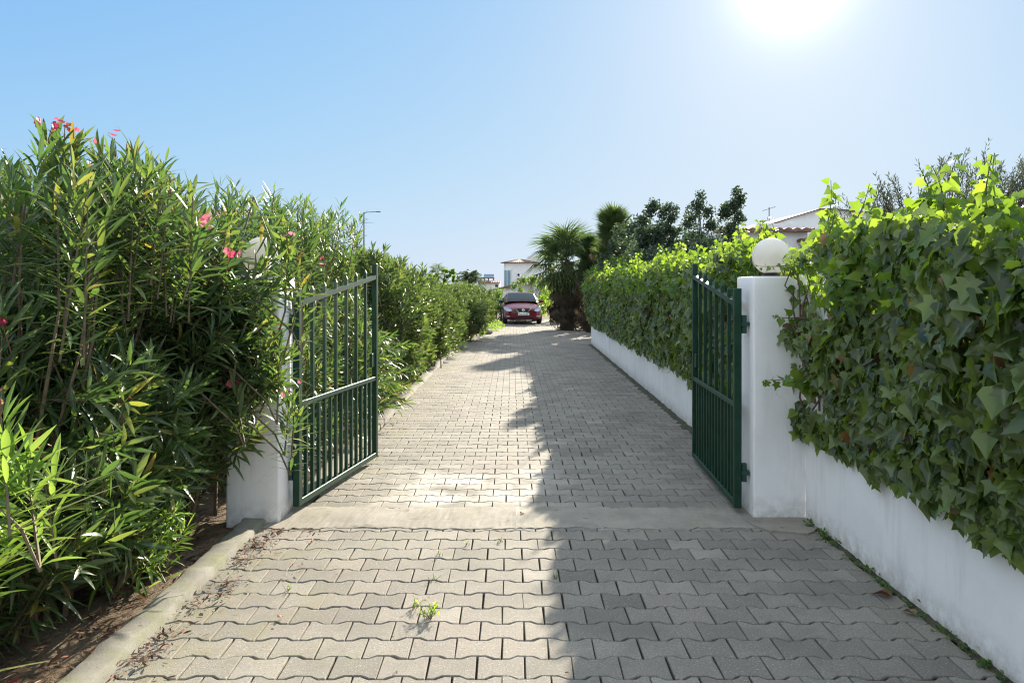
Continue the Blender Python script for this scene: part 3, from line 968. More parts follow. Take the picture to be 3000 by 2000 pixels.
B = oleander('oleander_bush', 'oleander with pale pink blooms in front of the left gate pillar', -2.55, 4.45, .85, .75, 1.9, 250, .145, 13, (.35, .62), 22, extra=exB,
    keep=lambda P: ((P[:, 1] < 4.70) | (P[:, 0] < -1.98) | (P[:, 2] > 1.85)) & ~((P[:, 0] > -1.97) & (P[:, 0] < -1.52) & (P[:, 2] > 1.52) & (np.arange(len(P)) % 5 > 0)), nstem=2000, flowers=[
        (px3(690, 1110, 4.35), 4, .04, False), (px3(848, 1138, 4.55), 3, .036, False), (px3(866, 1122, 4.55), 2, .03, False), (px3(842, 700, 4.6), 4, .036, False), (px3(832, 706, 4.6), 3, .03, True),
        (px3(885, 745, 4.62), 4, .034, True), (px3(948, 755, 4.7), 3, .034, False), (px3(820, 965, 4.5), 4, .03, True), (px3(352, 1170, 3.3), 4, .03, True)])
def topC(x0, x1, y0, y1, z0, z1):
    return lambda q: ((q.uniform(x0, x1), q.uniform(y0, y1), q.uniform(z0, z1)), (.1 + .18 * q.normal(), -.05 + .18 * q.normal(), 1.0))
Cb = oleander('oleander_bush', 'tall oleander rising behind the left pillar and its open gate', -2.35, 6.05, .95, .95, 2.0, 270, .135, 13, (.38, .68), 23, extra=arch(60, topC(-3.0, -1.7, 5.5, 6.7, 1.95, 2.36), 51),
    keep=lambda P: (P[:, 0] < -1.36 + .12 * (P[:, 1] - 6)) & ((P[:, 1] > 5.25) | (P[:, 0] < -2.0)), nstem=45)
D = oleander('oleander_bush', 'tall oleander just beyond the leading end of the left gate', -2.38, 7.9, .98, 1.1, 2.1, 340, .13, 12, (.36, .65), 24, extra=arch(60, topC(-3.0, -1.65, 7.2, 8.7, 2.0, 2.42), 52) + arch(50, lambda q: ((-1.25 - .3 * q.rand(), q.uniform(6.9, 9.0), q.uniform(.2, 1.0)), (.9, .3 * q.normal(), .1 + .3 * q.normal())), 57), keep=lambda P: P[:, 0] < -1.12, nstem=40)
# two lighter prototypes for the rest of the row
protoE = oleander('oleander_bush', 'oleander in the hedge, second bush beyond the left gate', -2.1, 10.0, .98, 1.25, 2.0, 620, .12, 8, (.28, .45), 25, low=True, nstem=25)
protoF = oleander('oleander_bush', 'oleander in the hedge, third bush beyond the left gate', -2.1, 11.9, .95, 1.2, 1.95, 620, .12, 8, (.28, .45), 26, low=True, nstem=25)
row = [(-2.05, 13.9, .88, 1.0, 'fourth'), (-2.0, 16.0, .80, 1.0, 'fifth'), (-1.95, 18.2, .77, .98, 'sixth'), (-1.9, 20.4, .77, 1.0, 'seventh'), (-1.8, 22.7, .78, 1.02, 'eighth'),
       (-1.7, 25.0, .79, 1.05, 'ninth'), (-1.45, 27.2, .79, 1.0, 'tenth')]
for i, (x, y, sz, sx, ordn) in enumerate(row):
    c = copy_tree(protoE if i % 2 else protoF)
    c.location = (x, y, 0); c.rotation_euler = (0, 0, 1.1 + 2.3 * i if i % 2 else .1 + PI * (i % 4 == 0)); c.scale = (sx, sx, sz)
    c['label'] = 'oleander in the hedge, %s bush beyond the left gate' % ordn
# second row further left so the hedge has depth
for i, (x, y, sz) in enumerate([(-3.8, 11.8, .82), (-3.7, 14.0, .76), (-3.6, 16.4, .72)]):
    c = copy_tree(protoE if i % 2 else protoF)
    c.location = (x, y, 0); c.rotation_euler = (0, 0, .7 + 1.9 * i); c.scale = (1, 1, sz)
    c['label'] = 'oleander in the back row, %s behind the hedge along the left kerb' % ['first', 'second', 'third'][i]
    c['group'] = 'oleanders in the back row on the left'

# sunlit young oleander at the very left, closest to the camera
exY = arch(26, lambda q: ((-1.66 - .35 * q.rand(), q.uniform(2.05, 2.5), q.uniform(.55, 1.15)), (.85, -.2 + .3 * q.normal(), .35 + .3 * q.normal())), 9)
oleander('oleander_bush', 'bright green young oleander shoots at the left edge with withered orange flowers', -2.15, 2.25, .45, .5, 1.15, 46, .15, 11, (.25, .42), 31, mat='oleander_young', extra=exY,
    keep=lambda P: (P[:, 0] < -1.45) & (P[:, 2] > .52), nstem=20, flowers=[(px3(80, 1322, 2.45), 4, .022, True), (px3(125, 1318, 2.5), 4, .022, True), (px3(3, 1165, 2.3), 3, .024, True)])
# low shoots at the foot of the hedge
for i, (x, y, hh, lab) in enumerate([(-1.98, 3.75, .55, 'low bright oleander suckers at the hedge foot by the kerb'), (-2.35, 2.95, .45, 'low dark oleander suckers in the soil bed at lower left')]):
    oleander('oleander_sucker', lab, x, y, .25, .38, hh, 40, .10, 9, (.18, .3), 41 + i, mat='oleander_young' if i == 0 else 'oleander', nstem=10, zmin=.2, group='low oleander suckers')

# strap-leaved plant: long narrow blades reaching in from the left edge
def strap_plant():
    r = np.random.RandomState(12)
    root = empty('strap_leaf_plant', (-1.98, 2.05, 0), 0, 'plant with long pale strap leaves reaching in from the left edge', 'plant')
    mat = leaf_mat('strap_leaf', [(0, (.16, .20, .06)), (.5, (.26, .27, .10)), (1, (.36, .32, .14))], [(0, (.2, .3, .05)), (1, (.4, .45, .12))], .3, .45)
    def blade(p0, p1, w, sag):
        n = 10; V = []; 
        p0 = np.array(p0, float); p1 = np.array(p1, float)
        d = norm(p1 - p0); sidev = norm(np.cross(d, (0, 0, 1.0)))
        for i in range(n):
            t = i / (n - 1)
            c = p0 * (1 - t) + p1 * t + np.array([0, 0, sag * math.sin(PI * t)])
            ww = w * (1 - .75 * t ** 3)
            V += [c - sidev * ww + (0, 0, ww * .5), c - (0, 0, ww * .1), c + sidev * ww + (0, 0, ww * .5)]
        F = []
        for i in range(n - 1):
            F += [(3 * i, 3 * i + 1, 3 * i + 4, 3 * i + 3), (3 * i + 1, 3 * i + 2, 3 * i + 5, 3 * i + 4)]
        me = bpy.data.meshes.new('blade'); me.from_pydata([tuple(v) for v in V], [], F)
        at = me.attributes.new('rnd', 'FLOAT', 'POINT'); at.data.foreach_set('value', np.full(len(V), r.rand(), np.float32))
        for p in me.polygons: p.use_smooth = True
        o = link('blade', me, mat, root); o.location = (1.98, -2.05, 0)
    tips = [(300, 1330, 2.5), (335, 1380, 2.5), (348, 1422, 2.45), (130, 1450, 2.4), (84, 1612, 2.2), (146, 1935, 2.3), (45, 1730, 2.2)]
    for (px, py, Y) in tips:
        t = px3(px, py, Y)
        st = np.array([-1.95 + r.normal() * .03, 2.1 + r.normal() * .04, max(.02, t[2] * .6)])
        blade(st if t[2] > .2 else (-1.98, 2.12, .22), t, .009 if t[2] > .2 else .011, .05)
    return root
strap_plant()

# ================================================================== IVY
def fbm(r, y, z, k=5, f0=1.2):
    v = 0
    for i in range(k):
        a = r.uniform(0, 6, 3)
        v = v + np.sin(f0 * (1.7 ** i) * y + a[0] + 1.3 * np.sin(f0 * 1.4 ** i * z + a[1])) * np.cos(f0 * (1.6 ** i) * z * 1.2 + a[2]) / (1.5 ** i)
    return v / 1.8

def ivy(name, label, y0, y1, wallx, zbot, ztop, n, ntop, leaf, thick, seed, sprigs=(), layers=(.0, .6, 1.0), edge=None, slope=0.0):
    r = np.random.RandomState(seed)
    root = empty(name, (wallx, (y0 + y1) / 2, 0), 0, label, 'ivy', 'ivy growing over the right wall')
    cx, cy = wallx, (y0 + y1) / 2
    sd = r.randint(1 << 30)
    def thickf(y, z):
        rr = np.random.RandomState(sd)
        b = thick * (.62 + .38 * fbm(rr, y, z, 4, 2.2))
        t = np.clip((z - zbot) / .55, 0, 1)
        return b * (.25 + .75 * t)
    def zbotf(y):
        rr = np.random.RandomState(sd + 1)
        return zbot + .07 * fbm(rr, y * 2.2, y, 4, 2.0)
    def ztopf(y):
        rr = np.random.RandomState(sd + 2)
        return ztop + .12 * fbm(rr, y * 1.3, y * .3, 4, 1.7) + .15 * np.exp(-((y - 3.45) / .45) ** 2)
    wx = lambda y: wallx + slope * (y - y0)
    # front curtain
    y = r.uniform(y0, y1, n)
    zb = zbotf(y)
    z = zb + (ztopf(y) - .12 - zb) * r.rand(n) ** .92
    z += r.normal(size=n) * .02
    depth = r.rand(n) ** .55
    x = wx(y) - .012 - thickf(y, z) * depth
    ex = np.ones(n, bool)
    if edge is not None: ex = edge(x, y, z, r)
    pos = np.stack([x, y, z], 1)[ex]
    m = len(pos)
    outw = np.array([-1.0, -.25, 0])
    d = np.stack([-.25 + .35 * r.normal(size=m), .55 * r.normal(size=m) - .12, -.9 + .35 * r.normal(size=m)], 1)
    nn = outw + np.array([0, 0, .55]) + r.normal(size=(m, 3)) * .42
    s = leaf * r.uniform(.42, 1.3, m) * np.where(r.rand(m) < .2, .6, 1)
    dl = r.rand(m) < .006
    q = pos - np.array([cx, cy, 0]); kp = ~dl
    leaves_obj('foliage', M['ivy'], root, IVT, IVF, IVR, q[kp], norm(d)[kp], norm(nn)[kp], s[kp], r, s[kp] * r.uniform(.8, 1.2, kp.sum()))
    leaves_obj('dead_leaves', M['litter'], root, IVT * [1, 1, 2.4], IVF, IVR, q[dl], norm(d)[dl], norm(nn)[dl], s[dl], r, s[dl] * .75)
    # crown over the wall top
    y = r.uniform(y0, y1, ntop)
    th = r.uniform(-.1, PI, ntop)
    zt = ztopf(y)
    hw = .15 + thickf(y, zt)
    rr_ = r.rand(ntop) ** .4
    x = wx(y) + .08 - np.cos(th) * hw * rr_
    z = 1.5 + np.sin(th) * (zt - 1.5) * rr_
    pos = np.stack([x, y, z], 1)
    ex = np.ones(ntop, bool)
    if edge is not None: ex = edge(x, y, z, r)
    pos = pos[ex]; th = th[ex]; m = len(pos)
    nn = np.stack([-np.cos(th) * .8, -.35 + 0 * th, np.sin(th) * .75 + .2], 1) + r.normal(size=(m, 3)) * .5
    d = np.stack([-.4 * np.cos(th) + .5 * r.normal(size=m), .6 * r.normal(size=m), -.25 + .6 * r.normal(size=m)], 1)
    s = leaf * r.uniform(.45, 1.05, m)
    leaves_obj('top_foliage', M['ivy_top'], root, IVT, IVF, IVR, pos - np.array([cx, cy, 0]), norm(d), norm(nn), s, r)
    # woody runners
    mb = MB()
    for i in range(int((y1 - y0) * 14)):
        yy = r.uniform(y0 + .1, y1 - .1); pts = []
        zz = zbotf(np.array([yy]))[0] + r.uniform(.05, .4); dy = r.normal() * .1
        for k in range(7):
            zk = zz + (1.75 - zz) * k / 6
            yk = yy + dy * k + r.normal() * .03
            pts.append((wx(yk) - .015 - .6 * thickf(np.array([yk]), np.array([zk]))[0] * r.rand() - cx, yk - cy, zk))
        mb.tube(pts, [.008, .007, .007, .006, .006, .005, .004], 4, False)
    # upright sprigs
    sp = list(sprigs)
    for k in range(int((y1 - y0) * 3.2)):
        yy = r.uniform(y0 + .15, y1 - .15); zt1 = ztopf(np.array([yy]))[0]
        hgt = r.uniform(.08, .2)
        xx = wx(yy) + r.uniform(-.1, .2)
        if edge is not None and not edge(np.array([xx]), np.array([yy]), np.array([zt1]), r)[0]: continue
        sp.append(((xx, yy, zt1 - .1), (xx + r.normal() * .06, yy + r.normal() * .06, zt1 + hgt), r.uniform(.7, 1)))
    P = []; D = []; Q = []; S = []
    for (a, b, sc) in sp:
        a = np.array(a, float); b = np.array(b, float)
        L = np.linalg.norm(b - a); ax = (b - a) / L
        bow = norm(np.cross(ax, r.normal(size=3))) * L * .06
        f = lambda t: a + (b - a) * t + bow * math.sin(PI * t)
        mb.tube([f(t) - np.array([cx, cy, 0]) for t in np.linspace(0, 1, 7)], np.linspace(.0042, .0018, 7), 5, False)
        nl = max(5, int(L / .026))
        for k in range(nl):
            t = (k + 1) / nl
            az = k * 2.4 + r.normal() * .4
            x_ = norm(np.cross(ax, (0.3, .9, .1))); y_ = np.cross(ax, x_)
            rad = math.cos(az) * x_ + math.sin(az) * y_
            P.append(f(t * .98) + rad * .012); D.append(norm(rad * .8 + np.array([0, 0, -.35]) + r.normal(size=3) * .25))
            Q.append(norm(np.array([-.2, -.9, .35]) + r.normal(size=3) * .4)); S.append(leaf * sc * (1.5 - .95 * t) * r.uniform(.8, 1.15))
    mb.build('runner', M['ivy_stem'], root, fix=False)
    P = np.array(P); leaves_obj('sprig_foliage', M['ivy_top'], root, IVT, IVF, IVR, P - np.array([cx, cy, 0]), np.array(D), np.array(Q), np.array(S), r)
    return root

def edge_near(x, y, z, r):
    # ivy does not cover most of the pillar front: trim leaves that project past its right third
    pxs = x / y
    lim = np.where(z > 1.66, .385, .395) + .010 * np.sin(z * 9) + .008 * np.sin(z * 23 + 1)
    return (y < 4.2) | (x > lim * 4.8 - .02)
ivyN = ivy('ivy', 'large leaved ivy covering the wall at the right edge of the picture', .4, 4.86, 1.985, .60, 1.90, 8600, 2300, .082, .32, 61,
    sprigs=[(px3(2408, 700, 4.5), px3(2434, 528, 4.5), 1.1), (px3(2735, 660, 3.7), px3(2700, 500, 3.75), 1.1), (px3(2712, 620, 3.75), px3(2806, 452, 3.7), 1.1),
            (px3(2880, 660, 3.3), px3(2940, 590, 3.3), .9), (px3(2390, 1110, 4.55), px3(2235, 1115, 4.62), 1.0), (px3(2340, 930, 4.7), px3(2262, 925, 4.75), .8), (px3(2340, 775, 4.75), px3(2215, 780, 4.85), .45)],
    edge=edge_near)
ivyF = ivy('ivy', 'long ivy hedge beyond the right gate, bright yellow green along its top', 5.25, 19.6, 1.945, .56, 1.92, 15000, 6500, .082, .24, 62, slope=.014)

# ================================================================== SMALL THINGS ON THE GROUND
def litter(name, label, gens, seed, mat='litter', kind='stuff', size=.02):
    r = np.random.RandomState(seed)
    P = np.concatenate([gq(r) for gq in gens]); n = len(P)
    a = r.uniform(0, 2 * PI, n)
    d = np.stack([np.cos(a), np.sin(a), r.normal(size=n) * .35], 1)
    nn = np.array([0, 0, 1.0]) + r.normal(size=(n, 3)) * .5
    s = size * r.uniform(.4, 1.6, n)
    Tl = np.stack([OLT[2] * [1.0, 1, 1.3], OLT[1] * [2.2, 1, .9]])
    Vn = place(Tl[r.randint(0, 2, n)], P, norm(d), norm(nn), s)
    Vn[..., 2] = np.maximum(Vn[..., 2], P[:, None, 2] * .5 + .001)
    k = Tl.shape[1]
    me = inst_mesh(name, Vn, OLF, {'rnd': np.repeat(r.rand(n), k), 'rib': np.tile(OLRIB, n)})
    o = link(name, me, M[mat]); tag(o, label, 'litter', kind=kind)
    return o
def strip(n, xa, xb, ya, yb, z=.008, pw=1.0):
    def f(r):
        t = r.rand(n)
        return np.stack([xa + (xb - xa) * r.rand(n) ** pw, ya + (yb - ya) * t, np.full(n, z) + r.rand(n) * .006], 1)
    return f
def clump(n, x, y, sx, sy, z=.008):
    def f(r):
        return np.stack([x + r.normal(size=n) * sx, y + r.normal(size=n) * sy, np.full(n, z) + r.rand(n) * .012], 1)
    return f
gl = [strip(170, -1.61, -1.30, 2.6, 4.66, .006, 2.2)]
for (cx_, cy_, n_) in [(-1.55, 4.35, 90), (-1.53, 4.1, 60), (-1.50, 3.80, 40), (-1.52, 3.55, 35), (-1.47, 3.72, 20), (-1.55, 3.2, 55), (-1.57, 3.05, 60), (-1.50, 4.55, 50), (-1.3, 4.6, 14), (-1.2, 4.45, 14), (-1.22, 3.98, 12)]:
    gl.append(clump(n_, cx_, cy_, .035, .05))
litter('leaf_litter', 'dry brown leaves and petals drifted along the left kerb', gl, 71, size=.03)
litter('leaf_litter', 'dead leaves lying on the soil under the left oleanders', [strip(900, -1.80, -2.6, 2.0, 4.7, .0, 1.4), strip(500, -1.55, -2.2, 5.3, 9.0, .0), strip(400, -1.5, -2.2, 9.0, 20.0, .0)], 72, size=.045)
litter('leaf_litter', 'scattered leaf fragments on the drive beyond the gates', [strip(130, -1.45, 1.8, 5.2, 12.0, .004), strip(90, -1.45, -1.1, 5.2, 14.0, .004, 1.6), strip(60, -1.5, 1.7, 2.5, 4.6, .004)], 73, size=.014)
# moss and grit line along both right walls
def grit(name, pts, wdt, hgt, seed):
    r = np.random.RandomState(seed); V = []; F = []
    n = len(pts)
    for (x, y) in pts:
        w = wdt * r.uniform(.5, 1.3)
        for (t, z) in ((0, .0), (.35, .5), (.7, 1), (1.0, 1.1)):
            V.append((x - w * (1 - t) + r.normal() * .004, y, -.008 + z * hgt * r.uniform(.6, 1.4) + .006))
    for j in range(n - 1):
        for i in range(3):
            F.append((j * 4 + i, j * 4 + i + 1, j * 4 + 5 + i, j * 4 + 4 + i))
    me = bpy.data.meshes.new(name); me.from_pydata(V, [], F)
    return link(name, me, M['moss'])
ysn = np.arange(1.0, 4.82, .035)
tag(grit('moss_line', [(1.99, y) for y in ysn], .042, .012, 5), 'dark moss and grit at the foot of the near white wall', 'moss', kind='stuff')
ysf = np.arange(5.2, 19.4, .08)
tag(grit('moss_line', [(1.95 + .014 * (y - 5.22), y) for y in ysf], .10, .018, 6), 'dark moss and grit at the foot of the far white wall', 'moss', kind='stuff')
ysl = np.arange(5.2, 20.0, .08)
# weeds
def weed(name, label, x, y, n, size, seed, group, rad=.03, z=.0, mat='cover_leaf'):
    r = np.random.RandomState(seed)
    root = empty(name, (x, y, z), 0, label, 'weed', group)
    mb = MB(); P = []; D = []
    for i in range(n):
        a = r.uniform(0, 2 * PI); el = r.uniform(.5, 1.4)
        L = size * r.uniform(.5, 1.1)
        dv = np.array([math.cos(a) * math.cos(el), math.sin(a) * math.cos(el), math.sin(el)])
        b0 = np.array([r.normal() * rad * .3, r.normal() * rad * .3, 0]); e = b0 + dv * L
        mb.tube([b0, (b0 + e) / 2 + (0, 0, L * .08), e], [.0014, .0011, .0007], 4, False)
        for k in range(5):
            t = .35 + .65 * k / 4
            P.append(b0 + dv * L * t + (0, 0, L * .08 * math.sin(PI * t))); D.append(norm(dv + r.normal(size=3) * .9))
    mb.build('stem', M['stem'], root, fix=False)
    P = np.array(P); D = np.array(D); m = len(P)
    s = size * .26 * r.uniform(.6, 1.2, m)
    leaves_obj('foliage', M[mat], root, LOWT[None], LOWF, np.array([0, 1, 0, 1.]), P, D, np.array([0, 0, 1.]) + r.normal(size=(m, 3)) * .5, s, r, s * 2.6)
    return root
weed('weed', 'bright green weed tuft casting a shadow in a paving joint', -.40, 3.40, 16, .075, 81, 'weeds in the paving joints', .05)
weed('weed', 'thin pale weed growing in the joint just left of the bright tuft', -.475, 3.50, 6, .06, 82, 'weeds in the paving joints')
for i, (x, y) in enumerate([(-.275, 4.36), (-.07, 4.42), (-.42, 4.18), (.235, 3.86), (-.43, 3.85), (-1.16, 3.70)]):
    weed('weed', ['tiny weed in the joint nearest the threshold, left of centre', 'tiny sprig in the joint below the middle of the threshold', 'low weed in a joint to the left below the threshold',
                  'dry brown sprig by the edge of the wall shadow', 'small dark green weed at a block corner left of centre', 'mossy weed in the joint close to the kerb litter'][i],
         x, y, 5, .035, 90 + i, 'weeds in the paving joints')
r9 = np.random.RandomState(99)
def wallweeds():
    r = r9; n = 0
    P = []; D = []
    root = empty('wall_weeds', (1.96, 3.6, 0), 0, 'small leafy weeds rooted along the foot of the near white wall', 'weeds')
    root['kind'] = 'stuff'
    for k in range(46):
        y = r.uniform(1.9, 4.7); x = 1.965 - abs(r.normal()) * .012
        h = r.uniform(.015, .05)
        for i in range(9):
            P.append((x - 1.96 + r.normal() * .014, y - 3.6 + r.normal() * .018, h * r.rand())); D.append((-.6 + r.normal() * .6, r.normal(), .6 + .4 * r.normal()))
    P = np.array(P); D = norm(np.array(D)); m = len(P); s = .024 * r.uniform(.5, 1.3, m)
    o = leaves_obj('foliage', M['shrub_leaf'], root, LOWT[None], LOWF, np.array([0, 1, 0, 1.]), P, D, np.array([-.4, -.3, 1.]) + r.normal(size=(m, 3)) * .4, s, r, s * 3.2)
wallweeds()
def single_leaf(label, x, y, s, rot, rn, seed):
    r = np.random.RandomState(seed)
    d = np.array([[math.cos(rot), math.sin(rot), .1]])
    V = place(IVT[1:2] * [1, 1, 1.6], np.array([[x, y, .014]]), d, np.array([[.2, .1, 1.0]]), [s])
    V[..., 2] = np.maximum(V[..., 2], .004)
    me = inst_mesh('fallen_leaf', V, IVF, {'rnd': np.full(V.shape[1], rn), 'rib': IVR[1]})
    tag(link('fallen_leaf', me, M['litter']), label, 'leaf', 'fallen leaves')
single_leaf('tan fallen leaf against the foot of the near white wall', 1.915, 3.42, .06, 2.0, .8, 1)
single_leaf('curled brown fallen leaf in the weeds by the near white wall', 1.90, 3.62, .085, 2.4, .5, 2)
single_leaf('dark red fallen flower lying on the pavers near the kerb', -1.10, 3.38, .028, 1.0, .92, 3)
single_leaf('light brown fallen leaf lying in the kerb litter', -1.545, 2.98, .045, .4, .78, 4)
single_leaf('reddish fallen leaf lying on the concrete threshold', .06, 4.93, .03, .4, .9, 5)

# ground cover patch and stone at the far left of the drive
def cover(name, label, gens, seed, mat='cover_leaf', size=.06, nleaf=None):
    r = np.random.RandomState(seed)
    P = np.concatenate([q(r) for q in gens]); n = len(P)
    D = rand_unit(r, n); D[:, 2] = np.abs(D[:, 2]) * .6 + .1
    s = size * r.uniform(.5, 1.3, n)
    k = 4
    Vn = place(LOWT, P, norm(D), np.array([0, 0, 1.]) + r.normal(size=(n, 3)) * .5, s, s * 3)
    me = inst_mesh(name, Vn, LOWF, {'rnd': np.repeat(r.rand(n), k), 'rib': np.tile([0, 1, 0, 1.], n)})
    return tag(link(name, me, M[mat]), label, 'plants', kind='stuff')
def mound(n, x, y, rx, ry, h):
    def f(r):
        u = rand_unit(r, n) * (r.rand(n) ** .3)[:, None]; u[:, 2] = np.abs(u[:, 2])
        return u * np.array([rx, ry, h]) + np.array([x, y, 0])
    return f
cover('ground_cover', 'yellow green leafy ground cover at the foot of the far hedge', [mound(500, -1.45, 21.3, .35, .9, .35), mound(500, -1.2, 23.2, .4, .9, .3), mound(400, -.75, 25.5, .4, .8, .25), mound(350, -.55, 27.5, .3, .7, .25)], 55)
mb = MB(); r_ = np.random.RandomState(3)
mb.lathe([(.01, -.02), (.16, 0), (.2, .06), (.15, .13), (.06, .17), (.01, .175)], (-.85, 23.6, -.01), 9)
mb.v = [(x + r_.normal() * .02, y + r_.normal() * .02, z + r_.normal() * .012) for x, y, z in mb.v]
tag(mb.build('stone', M['kerb']), 'rough stone lying at the edge of the far drive by the hedge', 'stone')

# ================================================================== BEHIND THE IVY HEDGE
fan_palm('fan_palm', 'fan palm with a skirt of dead fronds right of the car', 2.0, 26.0, 2.45, .95, 46, 101, .24, 120, group='fan palms beyond the ivy hedge')
fan_palm('fan_palm', 'taller shaggy fan palm with upright fronds behind the hedge', 3.24, 23.0, 3.25, .72, 150, 102, .3, 110, True, group='fan palms beyond the ivy hedge')
fan_palm('fan_palm', 'low shaggy fan palm between the other two palms', 2.72, 24.6, 2.5, .6, 90, 103, .22, 90, True, group='fan palms beyond the ivy hedge')
fan_palm('fan_palm', 'small distant fan palm above the middle of the oleander hedge', -10.4, 100, 3.3, 1.15, 17, 104, .2, 0, group='distant palms over the left hedge')
def feather_palm(x, y, label, h, seed):
    r = np.random.RandomState(seed)
    root = empty('feather_palm', (x, y, 0), 0, label, 'palm tree', 'distant palms over the left hedge')
    mb = MB(); mb.tube([(0, 0, z) for z in np.linspace(0, h, 8)], [.22] * 8, 8); mb.build('trunk', M['palm_bark'], root)
    for i in range(64):
        az = i * 2.4; el = R(82 - 95 * (i / 64)); L = r.uniform(1.4, 1.9)
        V = []; F = []
        for j in range(20):
            t = j / 19
            c = np.array([L * t * math.cos(el), 0, L * t * math.sin(el) - .9 * t * t])
            for sgn in (-1, 1):
                o_ = len(V); wl = .42 * math.sin(PI * (.12 + .85 * t))
                V += [tuple(c), tuple(c + (.07, 0, 0)), tuple(c + (.16, sgn * wl, -.16))]; F.append((o_, o_ + 1, o_ + 2))
        me = bpy.data.meshes.new('frond'); me.from_pydata(V, [], F)
        at = me.attributes.new('rnd', 'FLOAT', 'POINT'); at.data.foreach_set('value', np.full(len(V), r.rand(), np.float32))
        o = link('frond', me, M['palm_leaf'], root); o.location = (0, 0, h); o.rotation_euler = (0, 0, az)
    return root
feather_palm(-4.1, 70, 'bushy feathery palm just left of the far terrace building', 2.35, 105)

def P2(px, Y): return (px - 1500) / 2100 * Y
leafy_tree('slender_tree', 'broad dark slender tree next to the shaggy palm', P2(1905, 16), 16, 3.35, multi((ell(0, 0, 1.9, .46, .4, 1.05), 3), (ell(.02, 0, 2.85, .3, .26, .6), 2.2)), 6200, .068, seed=201, sphere=.12, lw=3.4, group='dark slender trees behind the ivy hedge', tr=.05)
leafy_tree('slender_tree', 'thin dark tree with a small tuft on top, second of the slender row', P2(1970, 16), 16.2, 3.45, multi((ell(0, 0, 2.35, .3, .28, .65), 3.4), (ell(0, 0, 3.22, .15, .14, .2), 1)), 3600, .06, seed=202, sphere=.1, lw=3.2, group='dark slender trees behind the ivy hedge', tr=.04)
leafy_tree('slender_tree', 'open branched dark tree, third of the slender row', P2(2050, 15.5), 15.5, 3.5, multi((ell(0, 0, 2.95, .36, .3, .42), 3), (ell(-.1, 0, 2.1, .5, .4, .55), 3), (ell(0, 0, 3.4, .1, .1, .15), .4)), 4400, .06, seed=203, sphere=.11, lw=3.2, group='dark slender trees behind the ivy hedge', tr=.045)
leafy_tree('slender_tree', 'dark slender tree leaning to the right beside the white house', P2(2105, 15), 15, 3.5, multi((ell(.26, 0, 2.95, .22, .2, .38), 3), (ell(.05, 0, 2.2, .45, .35, .5), 3.4), (ell(.42, 0, 3.38, .1, .1, .2), 1)), 4600, .06, seed=204, sphere=.11, lw=3.2, group='dark slender trees behind the ivy hedge', tr=.045, lean=(.4, 0))
leafy_tree('dark_shrub', 'rounded dark shrub left of the white house wall', P2(2060, 14), 13.6, 2.5, ell(0, 0, 1.75, .45, .4, .7), 3400, .07, seed=205, group='shrubs behind the ivy hedge', cat='shrub', tr=.04)
leafy_tree('dark_shrub', 'dark shrub under the slender trees behind the ivy', P2(1945, 14), 14.5, 2.4, ell(0, 0, 1.6, .8, .5, .7), 4500, .07, seed=206, group='shrubs behind the ivy hedge', cat='shrub', tr=.04)
leafy_tree('leafy_shrub', 'twiggy green shrub at the base of the shaggy palm', P2(1850, 19), 19.5, 2.6, ell(0, 0, 1.6, .8, .6, .9), 2400, .06, mat='shrub_leaf', seed=207, group='shrubs behind the ivy hedge', cat='shrub', tr=.04)
leafy_tree('dark_shrub', 'wide dark shrub filling the gap between the slender trees', P2(1990, 17), 17.6, 2.9, ell(0, 0, 1.9, 1.25, .5, 1.05), 7000, .075, seed=221, group='shrubs behind the ivy hedge', cat='shrub', tr=.05)
leafy_tree('dark_shrub', 'dark shrub between the shaggy palm and the broad slender tree', P2(1868, 20), 20.6, 3.0, ell(0, 0, 2.2, .95, .5, 1.4), 7000, .08, seed=222, group='shrubs behind the ivy hedge', cat='shrub', tr=.05)
# olive at right
def olive_crown(r, m):
    out = []
    for (cx, cy, cz, rx, rz, w) in [(0, 0, 2.3, 1.5, .75, 5), (-1.15, -.3, 2.45, .35, .45, 1.0), (-.62, .1, 2.85, .25, .45, 1.0), (.1, -.1, 3.05, .45, .55, 1.3), (.75, 0, 3.0, .5, .6, 1.6), (1.35, 0, 3.15, .6, .7, 2), (1.2, 0, 2.4, 1.0, .8, 3), (-1.5, -.2, 2.1, .4, .3, .8)]:
        k = max(2, int(m * w / 15.7))
        u = rand_unit(r, k) * (r.rand(k) ** .4)[:, None]
        out.append(u * np.array([rx, rx * .8, rz]) + np.array([cx, cy, cz]))
    return np.concatenate(out)
ot = 0 and leafy_tree('olive_tree', 'grey green olive tree with upright twigs behind the ivy at right', 5.15, 8.6, 3.3, olive_crown, 17000, .062, mat='olive_leaf', seed=208, tr=.07, lw=2.7, nlimb=14, sphere=.17)
